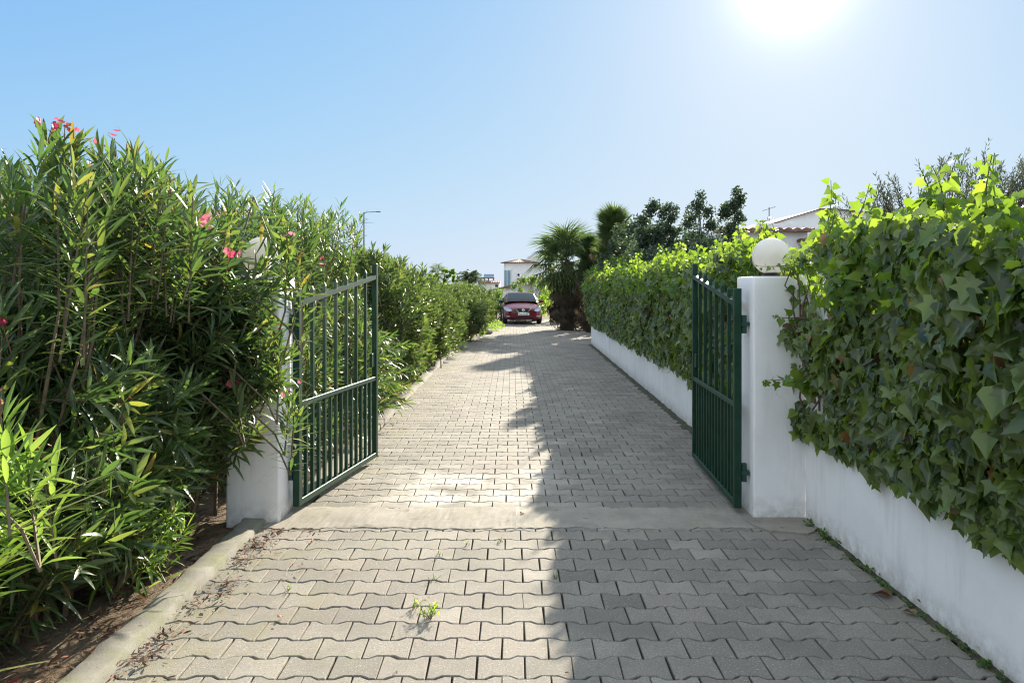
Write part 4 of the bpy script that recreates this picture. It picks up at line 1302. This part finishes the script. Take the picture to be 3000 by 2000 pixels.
def olive_tree():
    r = np.random.RandomState(208)
    root = empty('olive_tree', (5.2, 8.6, 0), 0, 'grey green olive tree with upright twigs behind the ivy at right', 'tree')
    cc = olive_crown(r, 520) * np.array([1, 1, .86])
    A = norm(np.stack([cc[:, 0] * .28 + r.normal(size=len(cc)) * .28 - .08, r.normal(size=len(cc)) * .3, np.full(len(cc), 1.0)], 1))
    L = r.uniform(.25, .55, len(cc)); S = cc - A * (L * .5)[:, None]
    P, D, Nn, Sz = shoots_leaves(r, S, A, L, 11, .062)
    leaves_obj('crown', M['olive_leaf'], root, LOWT[None], LOWF, np.array([0, 1, 0, 1.]), P, D, Nn, Sz, r, Sz * 1.25)
    mb = MB()
    mb.tube([(0, 0, 0), (.03, 0, .5), (-.05, .02, 1.0), (.0, 0, 1.6)], [.12, .1, .08, .05], 8, False)
    for i in range(len(cc)):
        mb.tube([S[i], S[i] + A[i] * L[i] * .5, S[i] + A[i] * L[i]], [.006, .0045, .002], 4, False)
    for i in r.choice(len(cc), 150, replace=False):
        b0 = np.array([0, 0, r.uniform(.9, 1.6)]); m_ = b0 * .45 + S[i] * .55; m_[2] = b0[2] * .35 + S[i][2] * .65
        mb.tube([b0, m_, S[i]], [.022, .014, .007], 4, False)
    mb.build('trunk', M['bark'], root, fix=False)
olive_tree()

# shrubs behind the car
leafy_tree('garden_shrub', 'tall green shrub filling the space between the fan palm and the ivy hedge', 2.95, 22.2, 2.6, ell(0, 0, 1.5, .75, .6, 1.0), 4200, .075, mat='shrub_leaf', seed=231, group='shrubs around the far end of the drive', cat='shrub')
leafy_tree('garden_shrub', 'dense green shrub just behind the parked car', .95, 34.5, 2.0, ell(0, 0, 1.1, 1.1, .8, .95), 3600, .09, mat='shrub_leaf', seed=211, group='shrubs around the far end of the drive', cat='shrub')
leafy_tree('garden_shrub', 'yellow green shrub between the car and the fan palm', 2.1, 32.0, 1.75, ell(0, 0, .95, 1.0, .8, .85), 3400, .09, mat='cover_leaf', seed=212, group='shrubs around the far end of the drive', cat='shrub')
leafy_tree('garden_shrub', 'narrow dark green shrub left of the car at the hedge end', -.72, 31.3, 1.5, ell(0, 0, .75, .45, .6, .75), 2200, .08, mat='shrub_leaf', seed=213, group='shrubs around the far end of the drive', cat='shrub')
leafy_tree('garden_shrub', 'broad dark shrub under the fan palm at the drive edge', 3.0, 26.6, 1.3, ell(.2, 0, .55, 1.4, .7, .65), 3200, .08, mat='dark_leaf', seed=214, group='shrubs around the far end of the drive', cat='shrub')
leafy_tree('garden_shrub', 'low grey green shrub on the right of the far paving', 4.3, 25.2, .6, ell(0, 0, .3, .9, .5, .3), 1600, .08, mat='olive_leaf', seed=215, group='shrubs around the far end of the drive', cat='shrub')
leafy_tree('garden_shrub', 'small reddish dry shrub at the foot of the fan palm', 2.55, 25.3, .5, ell(0, 0, .22, .35, .3, .22), 700, .07, mat='palm_dead', seed=216, group='shrubs around the far end of the drive', cat='shrub')
leafy_tree('garden_shrub', 'tall dark conifer shrub in front of the far terrace building', -3.2, 60, 2.6, ell(0, 0, 1.5, .5, .5, 1.3), 1200, .15, mat='dark_leaf', seed=217, group='shrubs around the far end of the drive', cat='shrub')
# trees beyond the hedge and background so no bare horizon shows
for i, (x, y, hh, w, lab) in enumerate([(-17, 75, 4.0, 3.0, 'distant round green tree over the left hedge, by the small palm'), (-24, 80, 4.6, 4.0, 'distant green tree behind the left gate'),
        (-8.0, 85, 3.6, 2.6, 'low distant tree between the two far palms'), (14, 60, 4.0, 4.0, 'distant tree hidden behind the fan palms'), (24, 55, 4.6, 4.5, 'distant tree behind the right house')]):
    leafy_tree('distant_tree', lab, x, y, hh, ell(0, 0, hh * .55, w, w * .7, hh * .42), 2600, .28, mat='shrub_leaf', seed=301 + i, group='distant trees on the horizon', tr=.15)

# ================================================================== STREET LAMP
def street_lamp():
    x, y = P2(1066, 60), 60
    root = empty('street_lamp', (x, y, 0), 0, 'thin grey street lamp with a single arm above the left hedge', 'street lamp')
    H = 7.75
    MB().tube([(0, 0, 0), (0, 0, H * .5), (0, 0, H)], [.09, .07, .05], 8).build('pole', M['grey_metal'], root)
    MB().tube([(0, 0, H - .03), (.55, 0, H + .02), (1.1, 0, H + .05)], [.035, .03, .03], 6).build('arm', M['grey_metal'], root)
    MB().box((1.0, -.1, H), (1.42, .1, H + .08), .02).build('lamp_head', M['grey_metal'], root)
street_lamp()

# ================================================================== HOUSES
def tile_roof(mb, x0, x1, y0, y1, z0, z1, along='x', pitch=.22, t=.05, rad=.09):
    """sloping roof with rounded tile ridges running up the slope, eave at y0 (low) to y1 (high)"""
    n = max(4, int((x1 - x0) / pitch) * 6)
    V = []; F = []
    xs = np.linspace(x0, x1, n + 1)
    for (y, z) in ((y0, z0), ((y0 + y1) / 2, (z0 + z1) / 2), (y1, z1)):
        for x in xs:
            V.append((x, y, z + rad * .5 * abs(math.sin((x - x0) / pitch * PI))))
    for (y, z) in ((y0, z0 - t), (y1, z1 - t)):
        for x in xs: V.append((x, y, z))
    m = n + 1
    for j in range(2):
        for i in range(n): F.append((j * m + i, j * m + i + 1, (j + 1) * m + i + 1, (j + 1) * m + i))
    for i in range(n):
        F.append((3 * m + i, 3 * m + i + 1, i + 1, i))
        F.append((4 * m + i + 1, 4 * m + i, 2 * m + i, 2 * m + i + 1))
        F.append((3 * m + i + 1, 3 * m + i, 4 * m + i, 4 * m + i + 1))
    F += [(0, m, 2 * m, 4 * m, 3 * m), (3 * m + n, 4 * m + n, 2 * m + n, m + n, n)]
    mb.add(V, F)

# right house behind the hedge
rh = empty('white_house', (6.5, 18, 0), 0, 'white house with terracotta eaves and an aerial behind the right hedge', 'house', 'white houses')
def rel(o, root):
    o.location = tuple(-Vector(root.location)); return o
w = MB()
w.box((5.3, 18.0, 0), (7.42, 24, 2.95)); w.box((7.2, 17.6, 0), (8.6, 17.99, 2.72))
w.prism([(6.9, 0), (10.4, 0), (10.4, 3.45), (8.6, 3.62), (8.2, 3.62), (6.9, 3.2)], 1, 19.2, 25)
rel(w.build('wall', M['house_plaster'], rh), rh)
w = MB(); w.box((6.35, 18.6, 2.955), (7.6, 19.19, 3.2)); rel(w.build('parapet', M['house_plaster'], rh), rh)
q = MB(); tile_roof(q, 5.2, 7.5, 17.75, 18.55, 2.98, 2.99); rel(q.build('roof', M['tile'], rh), rh)
q = MB(); tile_roof(q, 7.15, 8.75, 17.3, 18.2, 2.72, 2.73); rel(q.build('roof', M['tile'], rh), rh)
q = MB(); q.prism([(6.85, 3.205), (8.2, 3.625), (8.6, 3.625), (10.5, 3.455), (10.5, 3.475), (8.6, 3.645), (8.2, 3.645), (6.85, 3.23)], 1, 19.1, 25.1); rel(q.build('roof', M['tile'], rh), rh)
q = MB(); q.tube([(6.78, 18.9, 3.18), (6.78, 18.9, 3.65)], .014, 6); q.tube([(6.62, 18.9, 3.56), (6.93, 18.9, 3.66)], .008, 5)
for k in range(5):
    a = 6.64 + .07 * k; q.tube([(a, 18.78, 3.565 + .023 * k), (a, 19.02, 3.565 + .023 * k)], .005, 4)
rel(q.build('aerial', M['grey_metal'], rh), rh)

# left house behind the oleanders
lh = empty('white_house', (-9, 12, 0), 0, 'white house with a terracotta roof glimpsed behind the left oleanders', 'house', 'white houses')
w = MB(); w.box((-14, 12, 0), (-6.0, 20, 2.5)); rel(w.build('wall', M['house_plaster'], lh), lh)
q = MB(); tile_roof(q, -14.3, -5.8, 11.6, 16.0, 2.52, 3.25); rel(q.build('roof', M['tile'], lh), lh)
for xx in (-8.2, -11.0):
    f = MB(); f.box((xx - .55, 11.96, .95), (xx + .55, 11.998, 2.1)); fo = f.build('window', M['white_trim'], lh); rel(fo, lh)
    f = MB(); f.box((xx - .48, 11.945, 1.02), (xx + .48, 11.958, 2.03)); f.build('pane', M['glass_dark'], fo)

# round tower house in the middle distance
YT = 75
th_ = empty('tower_house', (.3, YT, 0), 0, 'white house with a round tower and tiled cap beyond the car', 'house', 'white houses')
s = YT / 2100
def X(px): return (px - 1500) * s
def Z(py): return CAM_H + (838 - py) * s
tr_ = 1.75; txc = X(1525)
w = MB(); w.lathe([(tr_, 0), (tr_, Z(770))], (txc, YT + tr_, 0), 40); rel(w.build('tower_wall', M['house_plaster'], th_, smooth=False), th_)
w = MB(); w.box((txc + tr_ - .35, YT + .9, 0), (txc + 4.5, YT + 8, Z(772))); rel(w.build('wall', M['house_plaster'], th_), th_)
w = MB(); w.box((X(1548), YT + 1.8, Z(772) + .003), (X(1600), YT + 5, Z(748))); rel(w.build('parapet', M['house_plaster'], th_), th_)
q = MB(); seg = 60; V = []; F = []
for k in range(seg * 2):
    a = 2 * PI * k / (seg * 2); rr = (tr_ + .38); zz = .06 * (k % 2)
    V.append((txc + rr * math.cos(a), YT + tr_ + rr * math.sin(a), Z(769) + zz))
V.append((txc, YT + tr_, Z(756))); V.append((txc, YT + tr_, Z(771)))
for k in range(seg * 2):
    F.append((k, (k + 1) % (seg * 2), seg * 2)); F.append(((k + 1) % (seg * 2), k, seg * 2 + 1))
q.add(V, F); rel(q.build('roof', M['tile'], th_), th_)
fo = None
q = MB(); q.box((X(1476), YT + .25, Z(845)), (X(1497), YT + .75, Z(788))); fo = q.build('window', M['white_trim'], th_); rel(fo, th_)
q = MB(); q.box((X(1478), YT + .2, Z(843)), (X(1484), YT + .246, Z(792))); q.box((X(1487), YT + .2, Z(843)), (X(1495), YT + .246, Z(792))); q.build('pane', M['glass_block'], fo)
q = MB(); tile_roof(q, X(1514), X(1600), YT - 1.2, YT + .4, Z(822), Z(814), t=.25); rel(q.build('canopy', M['tile'], th_), th_)
q = MB(); q.lathe([(.02, -.12), (.10, -.08), (.12, .05), (.06, .12), (.02, .13)], (X(1519), YT - .08, Z(805)), 10); rel(q.build('wall_lamp', M['black'], th_), th_)
w = MB(); w.prism([(X(1448), 0), (X(1512), 0), (X(1512), Z(842)), (X(1448), Z(853))], 1, YT - 3.0, YT - 1.4); rel(w.build('garage_wall', M['house_plaster'], th_), th_)
q = MB(); q.prism([(X(1446), Z(852)), (X(1514), Z(840)), (X(1513), Z(832)), (X(1446), Z(846))], 1, YT - 3.3, YT - 1.2); rel(q.build('roof', M['tile'], th_), th_)
# far terrace building with solar water heater
YB = 95; s = YB / 2100
bb = empty('terrace_building', (X(1440), YB, 0), 0, 'far white building with a solar panel and brown pergola on its roof', 'building', 'white houses')
w = MB(); w.box((X(1400), YB, 0), (X(1464), YB + 6, Z(826))); rel(w.build('wall', M['house_plaster'], bb), bb)
q = MB(); tile_roof(q, X(1398), X(1466), YB - .4, YB + .6, Z(828), Z(823)); rel(q.build('roof', M['tile'], bb), bb)
q = MB()
for px in (1407, 1418, 1430, 1445): q.box((X(px) - .08, YB + 1.0, Z(824)), (X(px) + .08, YB + 1.16, Z(815)))
q.box((X(1404), YB + .9, Z(815) + .003), (X(1448), YB + 3, Z(812))); rel(q.build('pergola', M['brown_wood'], bb), bb)
q = MB(); q.prism([(YB + 1.0, Z(811)), (YB + 2.4, Z(803)), (YB + 2.4, Z(802)), (YB + 1.0, Z(810))], 0, X(1416), X(1446)); rel(q.build('solar_panel', M['solar'], bb), bb)
q = MB(); q.box((X(1450), YB - .04, Z(842)), (X(1460), YB - .002, Z(832))); fo = q.build('window', M['white_trim'], bb); rel(fo, bb)
q = MB(); q.box((X(1451), YB - .06, Z(841)), (X(1459), YB - .043, Z(833))); q.build('pane', M['glass_dark'], fo)

# ================================================================== CAR
def car(x, y, rz):
    root = empty('parked_car', (x, y, 0), rz, 'dark red hatchback parked facing the camera at the end of the drive', 'car')
    P_ = M['car_paint']
    # body sections: y, half width, z bottom, z shoulder, z top(center)
    S = [(0.00, .52, .30, .58, .66), (.05, .68, .22, .66, .74), (.18, .79, .19, .72, .80), (.40, .85, .18, .80, .87), (.75, .868, .18, .87, .95), (1.1, .87, .18, .92, 1.02), (1.6, .87, .18, .95, 1.0),
         (2.3, .87, .18, .97, 1.0), (3.0, .87, .18, 1.0, 1.02), (3.5, .84, .2, 1.0, 1.02), (3.85, .76, .25, .95, .98), (3.98, .62, .32, .85, .88)]
    V = []; F = []
    for (yy, hw, zb, zs, zt) in S:
        half = [(0, zb), (hw * .82, zb), (hw * .97, zb + .10), (hw, zb + (zs - zb) * .5), (hw * .975, zs - .06), (hw * .90, zs), (hw * .55, zs + (zt - zs) * .75), (0, zt)]
        ring = half + [(-a, b) for a, b in half[-2:0:-1]]
        for a, b in ring: V.append((a, yy, b))
    m = 14
    for j in range(len(S) - 1):
        for i in range(m):
            F.append((j * m + i, j * m + (i + 1) % m, (j + 1) * m + (i + 1) % m, (j + 1) * m + i))
    F.append(tuple(range(m))); F.append(tuple((len(S) - 1) * m + i for i in range(m))[::-1])
    mb = MB(); mb.add(V, F); body = mb.build('body', P_, root, smooth=True)
    md = body.modifiers.new('s', 'SUBSURF'); md.levels = 2; md.render_levels = 2
    # cabin shell
    Sc = [(.95, .70, .96, 1.0), (1.35, .695, .96, 1.21), (1.75, .62, .96, 1.40), (2.1, .585, .96, 1.455), (2.7, .585, .96, 1.45), (3.2, .57, .96, 1.40), (3.6, .60, .96, 1.18), (3.85, .62, .94, .99)]
    V = []; F = []
    for (yy, tw, zb, zt) in Sc:
        half = [(.78, zb), (.76 - (.76 - tw) * .5 if zt > 1.1 else .76, zb + (zt - zb) * .5), (tw + .03, zt - .055 * (zt > 1.1)), (tw - .06, zt - .008), (tw * .5, zt + .005), (0, zt + .01)]
        ring = half + [(-a, b) for a, b in half[-2::-1]]
        for a, b in ring: V.append((a, yy, b))
    m = 11
    for j in range(len(Sc) - 1):
        for i in range(m - 1): F.append((j * m + i, j * m + i + 1, (j + 1) * m + i + 1, (j + 1) * m + i))
    mb = MB(); mb.add(V, F); cab = mb.build('roof', P_, root, smooth=True)
    # windscreen: curved sheet proud of the shell
    V = []; F = []; nx, nz = 11, 7
    for j in range(nz):
        t = j / (nz - 1); yy = .93 + (1.74 - .93) * t; z = 1.0 + (1.385 - 1.0) * (t ** .92)
        hwid = .685 * (1 - t) + .575 * t
        for i in range(nx):
            u = -1 + 2 * i / (nx - 1)
            V.append((u * hwid, yy + .05 * u * u - .03, z + .045 - .012 * u * u))
    for j in range(nz - 1):
        for i in range(nx - 1): F.append((j * nx + i, j * nx + i + 1, (j + 1) * nx + i + 1, (j + 1) * nx + i))
    MB().add(V, F).build('windscreen', M['car_glass'], root, smooth=True)
    for sg in (-1, 1):
        MB().add([(sg * .762, 1.25, 1.03), (sg * .775, 2.2, 1.03), (sg * .66, 2.2, 1.37), (sg * .68, 1.72, 1.35)], [(0, 1, 2, 3)]).build('side_window', M['car_glass'], root, fix=False)
        MB().add([(sg * .775, 2.28, 1.03), (sg * .77, 3.2, 1.06), (sg * .64, 3.1, 1.34), (sg * .66, 2.28, 1.37)], [(0, 1, 2, 3)]).build('side_window', M['car_glass'], root, fix=False)
        # headlight: swept-back almond
        V = [(.47, .02, .64), (.60, .05, .60), (.74, .17, .62), (.83, .40, .70), (.85, .60, .80), (.80, .52, .825), (.70, .28, .785), (.56, .09, .72)]
        V = [(sg * a, b - .045, c) for a, b, c in V]; cpt = np.mean(V, 0) + np.array([sg * .03, -.035, .01])
        MB().add(V + [tuple(cpt)], [(i, (i + 1) % 8, 8) for i in range(8)]).build('headlight', M['lamp_lens'], root, smooth=True)
        # fog lamp
        MB().box((sg * .66 - .085, .00, .345), (sg * .66 + .085, .06, .40), .012).build('fog_lamp', M['lamp_lens'], root)
        # mirror
        q = MB(); q.lathe([(.01, -.075), (.07, -.07), (.10, -.02), (.10, .04), (.06, .075), (.01, .08)], (0, 0, 0), 12)
        q.v = [(sg * .93 + a * 1.15, 1.25 + b * .75, 1.03 + c) for a, b, c in q.v]
        mo = q.build('mirror', P_ if sg > 0 else M['black'], root, smooth=True)
        # wheels
        for yy in (.78, 3.30):
            q = MB(); prof = [(.19, -.10), (.285, -.10), (.305, -.07), (.31, 0), (.305, .07), (.285, .10), (.19, .10)]
            q.lathe(prof, (0, 0, 0), 28); q.v = [(sg * .765 + c, yy + a, .31 + b) for a, b, c in q.v]
            wh = q.build('wheel', M['rubber'], root, smooth=True)
            q = MB(); q.lathe([(.02, 0), (.05, .02), (.16, .01), (.195, .03)], (0, 0, 0), 20); q.v = [(sg * (.855 + c), yy + a, .31 + b) for a, b, c in q.v]
            q.build('rim', M['alloy'], wh, smooth=True)
    # V grille, chrome V, badge
    MB().prism([(-.34, .735), (.34, .735), (.20, .55), (-.20, .55)], 1, -.03, .05).build('grille', M['black'], root)
    q = MB()
    for sg in (-1, 1):
        q.add([(sg * .40, -.02, .76), (sg * .33, -.045, .76), (sg * .155, -.055, .545), (sg * .215, -.045, .535), (sg * .40, .02, .76), (sg * .33, .0, .76), (sg * .155, -.0, .545), (sg * .215, .0, .535)],
              [(0, 1, 2, 3), (7, 6, 5, 4), (0, 4, 5, 1), (1, 5, 6, 2), (2, 6, 7, 3), (3, 7, 4, 0)])
    q.add([(-.19, -.05, .56), (.19, -.05, .56), (.16, -.055, .525), (-.16, -.055, .525), (-.19, 0, .56), (.19, 0, .56), (.16, 0, .525), (-.16, 0, .525)],
          [(0, 1, 2, 3), (7, 6, 5, 4), (0, 4, 5, 1), (1, 5, 6, 2), (2, 6, 7, 3), (3, 7, 4, 0)])
    q.build('grille_trim', M['chrome'], root)
    q = MB(); pr2 = [(.045, -.008), (.062, -.006), (.068, 0), (.062, .006), (.045, .008)]
    q.lathe(pr2, (0, 0, 0), 24); q.v = [(a, -.045 + c, .655 + b) for a, b, c in q.v]
    bdg = q.build('badge', M['chrome'], root, smooth=True)
    MB().box((-.085, -.056, .645), (.085, -.04, .668), .004).build('badge_bar', M['chrome'], bdg)
    # lower intake
    MB().prism([(-.42, .30), (.42, .30), (.36, .22), (-.36, .22)], 1, -.01, .10).build('lower_intake', M['black'], root)
    # number plate with characters
    npl = MB().box((-.26, -.075, .425), (.26, -.058, .535), .004).build('number_plate', M['plate_white'], root)
    cu = bpy.data.curves.new('plate_text', 'FONT'); cu.body = 'AV-77-EL'; cu.size = .105; cu.align_x = 'CENTER'; cu.align_y = 'CENTER'; cu.extrude = .001
    to = bpy.data.objects.new('plate_text', cu); C.objects.link(to); to.parent = npl
    to.location = (0.01, -.0765, .48); to.rotation_euler = (PI / 2, 0, 0); to.scale = (.95, 1, 1); cu.materials.append(M['black'])
    bpy.context.view_layer.update()
    me_t = bpy.data.meshes.new_from_object(to); bpy.data.objects.remove(to); lt = link('plate_lettering', me_t, None, npl)
    lt.location = (0.01, -.0765, .48); lt.rotation_euler = (PI / 2, 0, 0); lt.scale = (.95, 1, 1)
    MB().box((-.26, -.0765, .427), (-.225, -.0755, .533)).build('plate_band', simple('plate_blue', (.02, .06, .4), .4), npl)
    # wiper and interior mirror
    MB().tube([(-.35, .90, 1.035), (.05, .92, 1.05), (.45, 1.0, 1.06)], .01, 5).build('wiper', M['black'], root)
    return root
cr = car(.46, 29.3, R(3)); cr.scale = (.93, 1, .9)

# ================================================================== CAMERA, LIGHT, WORLD
cam = bpy.data.cameras.new('camera'); co = bpy.data.objects.new('camera', cam); C.objects.link(co)
co.location = (0, 0, CAM_H); co.rotation_euler = (PI / 2, 0, 0)
cam.sensor_width = 36; cam.lens = 36 * 2100 / 3000; cam.shift_y = -(1000 - 838) / 3000
cam.clip_start = .05; cam.clip_end = 4000
scene.camera = co

sd = Vector((math.sin(R(SUN_AZ)) * math.cos(R(SUN_EL)), math.cos(R(SUN_AZ)) * math.cos(R(SUN_EL)), math.sin(R(SUN_EL))))
li = bpy.data.lights.new('sun', 'SUN'); li.energy = 3.35; li.angle = R(.55); li.color = (1, .90, .74)
lo = bpy.data.objects.new('sun', li); C.objects.link(lo); lo.rotation_euler = sd.to_track_quat('Z', 'Y').to_euler(); lo.location = (5, 12, 12)

wd = bpy.data.worlds.new('World'); scene.world = wd; wd.use_nodes = True
nt = wd.node_tree; nt.nodes.clear()
wo = nt.nodes.new('ShaderNodeOutputWorld')
sky = nt.nodes.new('ShaderNodeTexSky'); sky.sky_type = 'NISHITA'; sky.sun_disc = False
sky.sun_elevation = R(SUN_EL); sky.sun_rotation = R(SUN_AZ)
sky.air_density = 1.0; sky.dust_density = .35; sky.ozone_density = 2.0
# soft shoulder on the sky's radiance, then the bright aureole of thin haze round the sun
G = (.72, 1.42, 8.0); K = (3.1, 3.25, 3.35)
def vm(op, a, b):
    n = N(nt, 'ShaderNodeVectorMath', operation=op)
    for i, v in enumerate((a, b)):
        if hasattr(v, 'is_output'): nt.links.new(v, n.inputs[i])
        else: n.inputs[i].default_value = v
    return n
gain = vm('MULTIPLY', sky.outputs[0], G)
den = vm('ADD', vm('DIVIDE', gain.outputs[0], K).outputs[0], (1, 1, 1))
soft = vm('DIVIDE', gain.outputs[0], den.outputs[0])
tcw = nt.nodes.new('ShaderNodeTexCoord')
dt = vm('DOT_PRODUCT', tcw.outputs['Generated'], tuple(sd))
mxd = N(nt, 'ShaderNodeMath', operation='MAXIMUM'); nt.links.new(dt.outputs['Value'], mxd.inputs[0]); mxd.inputs[1].default_value = 0
acc = soft.outputs[0]
for (pw, colr) in ((60, (.45, .36, .25)), (520, (2.4, 2.3, 2.0)), (2600, (36, 34, 31))):
    pn = N(nt, 'ShaderNodeMath', operation='POWER'); nt.links.new(mxd.outputs[0], pn.inputs[0]); pn.inputs[1].default_value = pw
    sc_ = N(nt, 'ShaderNodeVectorMath', operation='SCALE'); sc_.inputs[0].default_value = colr; nt.links.new(pn.outputs[0], sc_.inputs['Scale'])
    acc = vm('ADD', acc, sc_.outputs[0]).outputs[0]
# bright cloud veil added overhead and behind the camera, unseen, to lift the shade
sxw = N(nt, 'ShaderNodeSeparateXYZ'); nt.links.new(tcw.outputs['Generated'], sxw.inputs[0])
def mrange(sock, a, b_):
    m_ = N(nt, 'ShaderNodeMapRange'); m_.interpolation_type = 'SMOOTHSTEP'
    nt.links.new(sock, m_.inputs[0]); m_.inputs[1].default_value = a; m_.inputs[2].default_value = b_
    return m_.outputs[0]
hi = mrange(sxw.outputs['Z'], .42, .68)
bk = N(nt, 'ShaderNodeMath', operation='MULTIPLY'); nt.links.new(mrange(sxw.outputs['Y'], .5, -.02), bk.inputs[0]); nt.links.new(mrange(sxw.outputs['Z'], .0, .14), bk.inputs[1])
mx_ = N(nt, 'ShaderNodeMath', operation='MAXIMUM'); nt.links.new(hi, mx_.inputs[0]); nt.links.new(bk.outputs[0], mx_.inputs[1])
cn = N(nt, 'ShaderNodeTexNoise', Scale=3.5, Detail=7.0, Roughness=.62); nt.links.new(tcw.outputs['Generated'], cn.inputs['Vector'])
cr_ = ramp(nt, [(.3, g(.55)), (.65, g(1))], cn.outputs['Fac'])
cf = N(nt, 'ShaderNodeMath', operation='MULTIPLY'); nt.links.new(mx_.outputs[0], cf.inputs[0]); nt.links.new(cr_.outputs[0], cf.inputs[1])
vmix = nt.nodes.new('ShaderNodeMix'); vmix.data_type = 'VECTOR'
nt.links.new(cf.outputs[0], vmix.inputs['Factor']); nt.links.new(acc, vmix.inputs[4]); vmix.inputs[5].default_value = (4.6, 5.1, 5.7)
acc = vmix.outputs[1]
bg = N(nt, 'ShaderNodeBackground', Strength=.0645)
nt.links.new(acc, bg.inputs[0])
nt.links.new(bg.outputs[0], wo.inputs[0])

vs = scene.view_settings
scene.display_settings.display_device = 'sRGB'
vs.view_transform = 'Standard'; vs.look = 'None'; vs.exposure = 2.2; vs.gamma = 1.0; vs.use_curve_mapping = False
cy = scene.cycles
cy.max_bounces = 8; cy.diffuse_bounces = 4; cy.glossy_bounces = 3; cy.transmission_bounces = 6; cy.transparent_max_bounces = 4
cy.caustics_reflective = False; cy.caustics_refractive = False
cy.sample_clamp_indirect = 6.0
cy.use_denoising = True
cy.filter_width = 1.15
try:
    cy.denoiser = 'OPENIMAGEDENOISE'; cy.denoising_input_passes = 'RGB_ALBEDO_NORMAL'
except Exception: pass
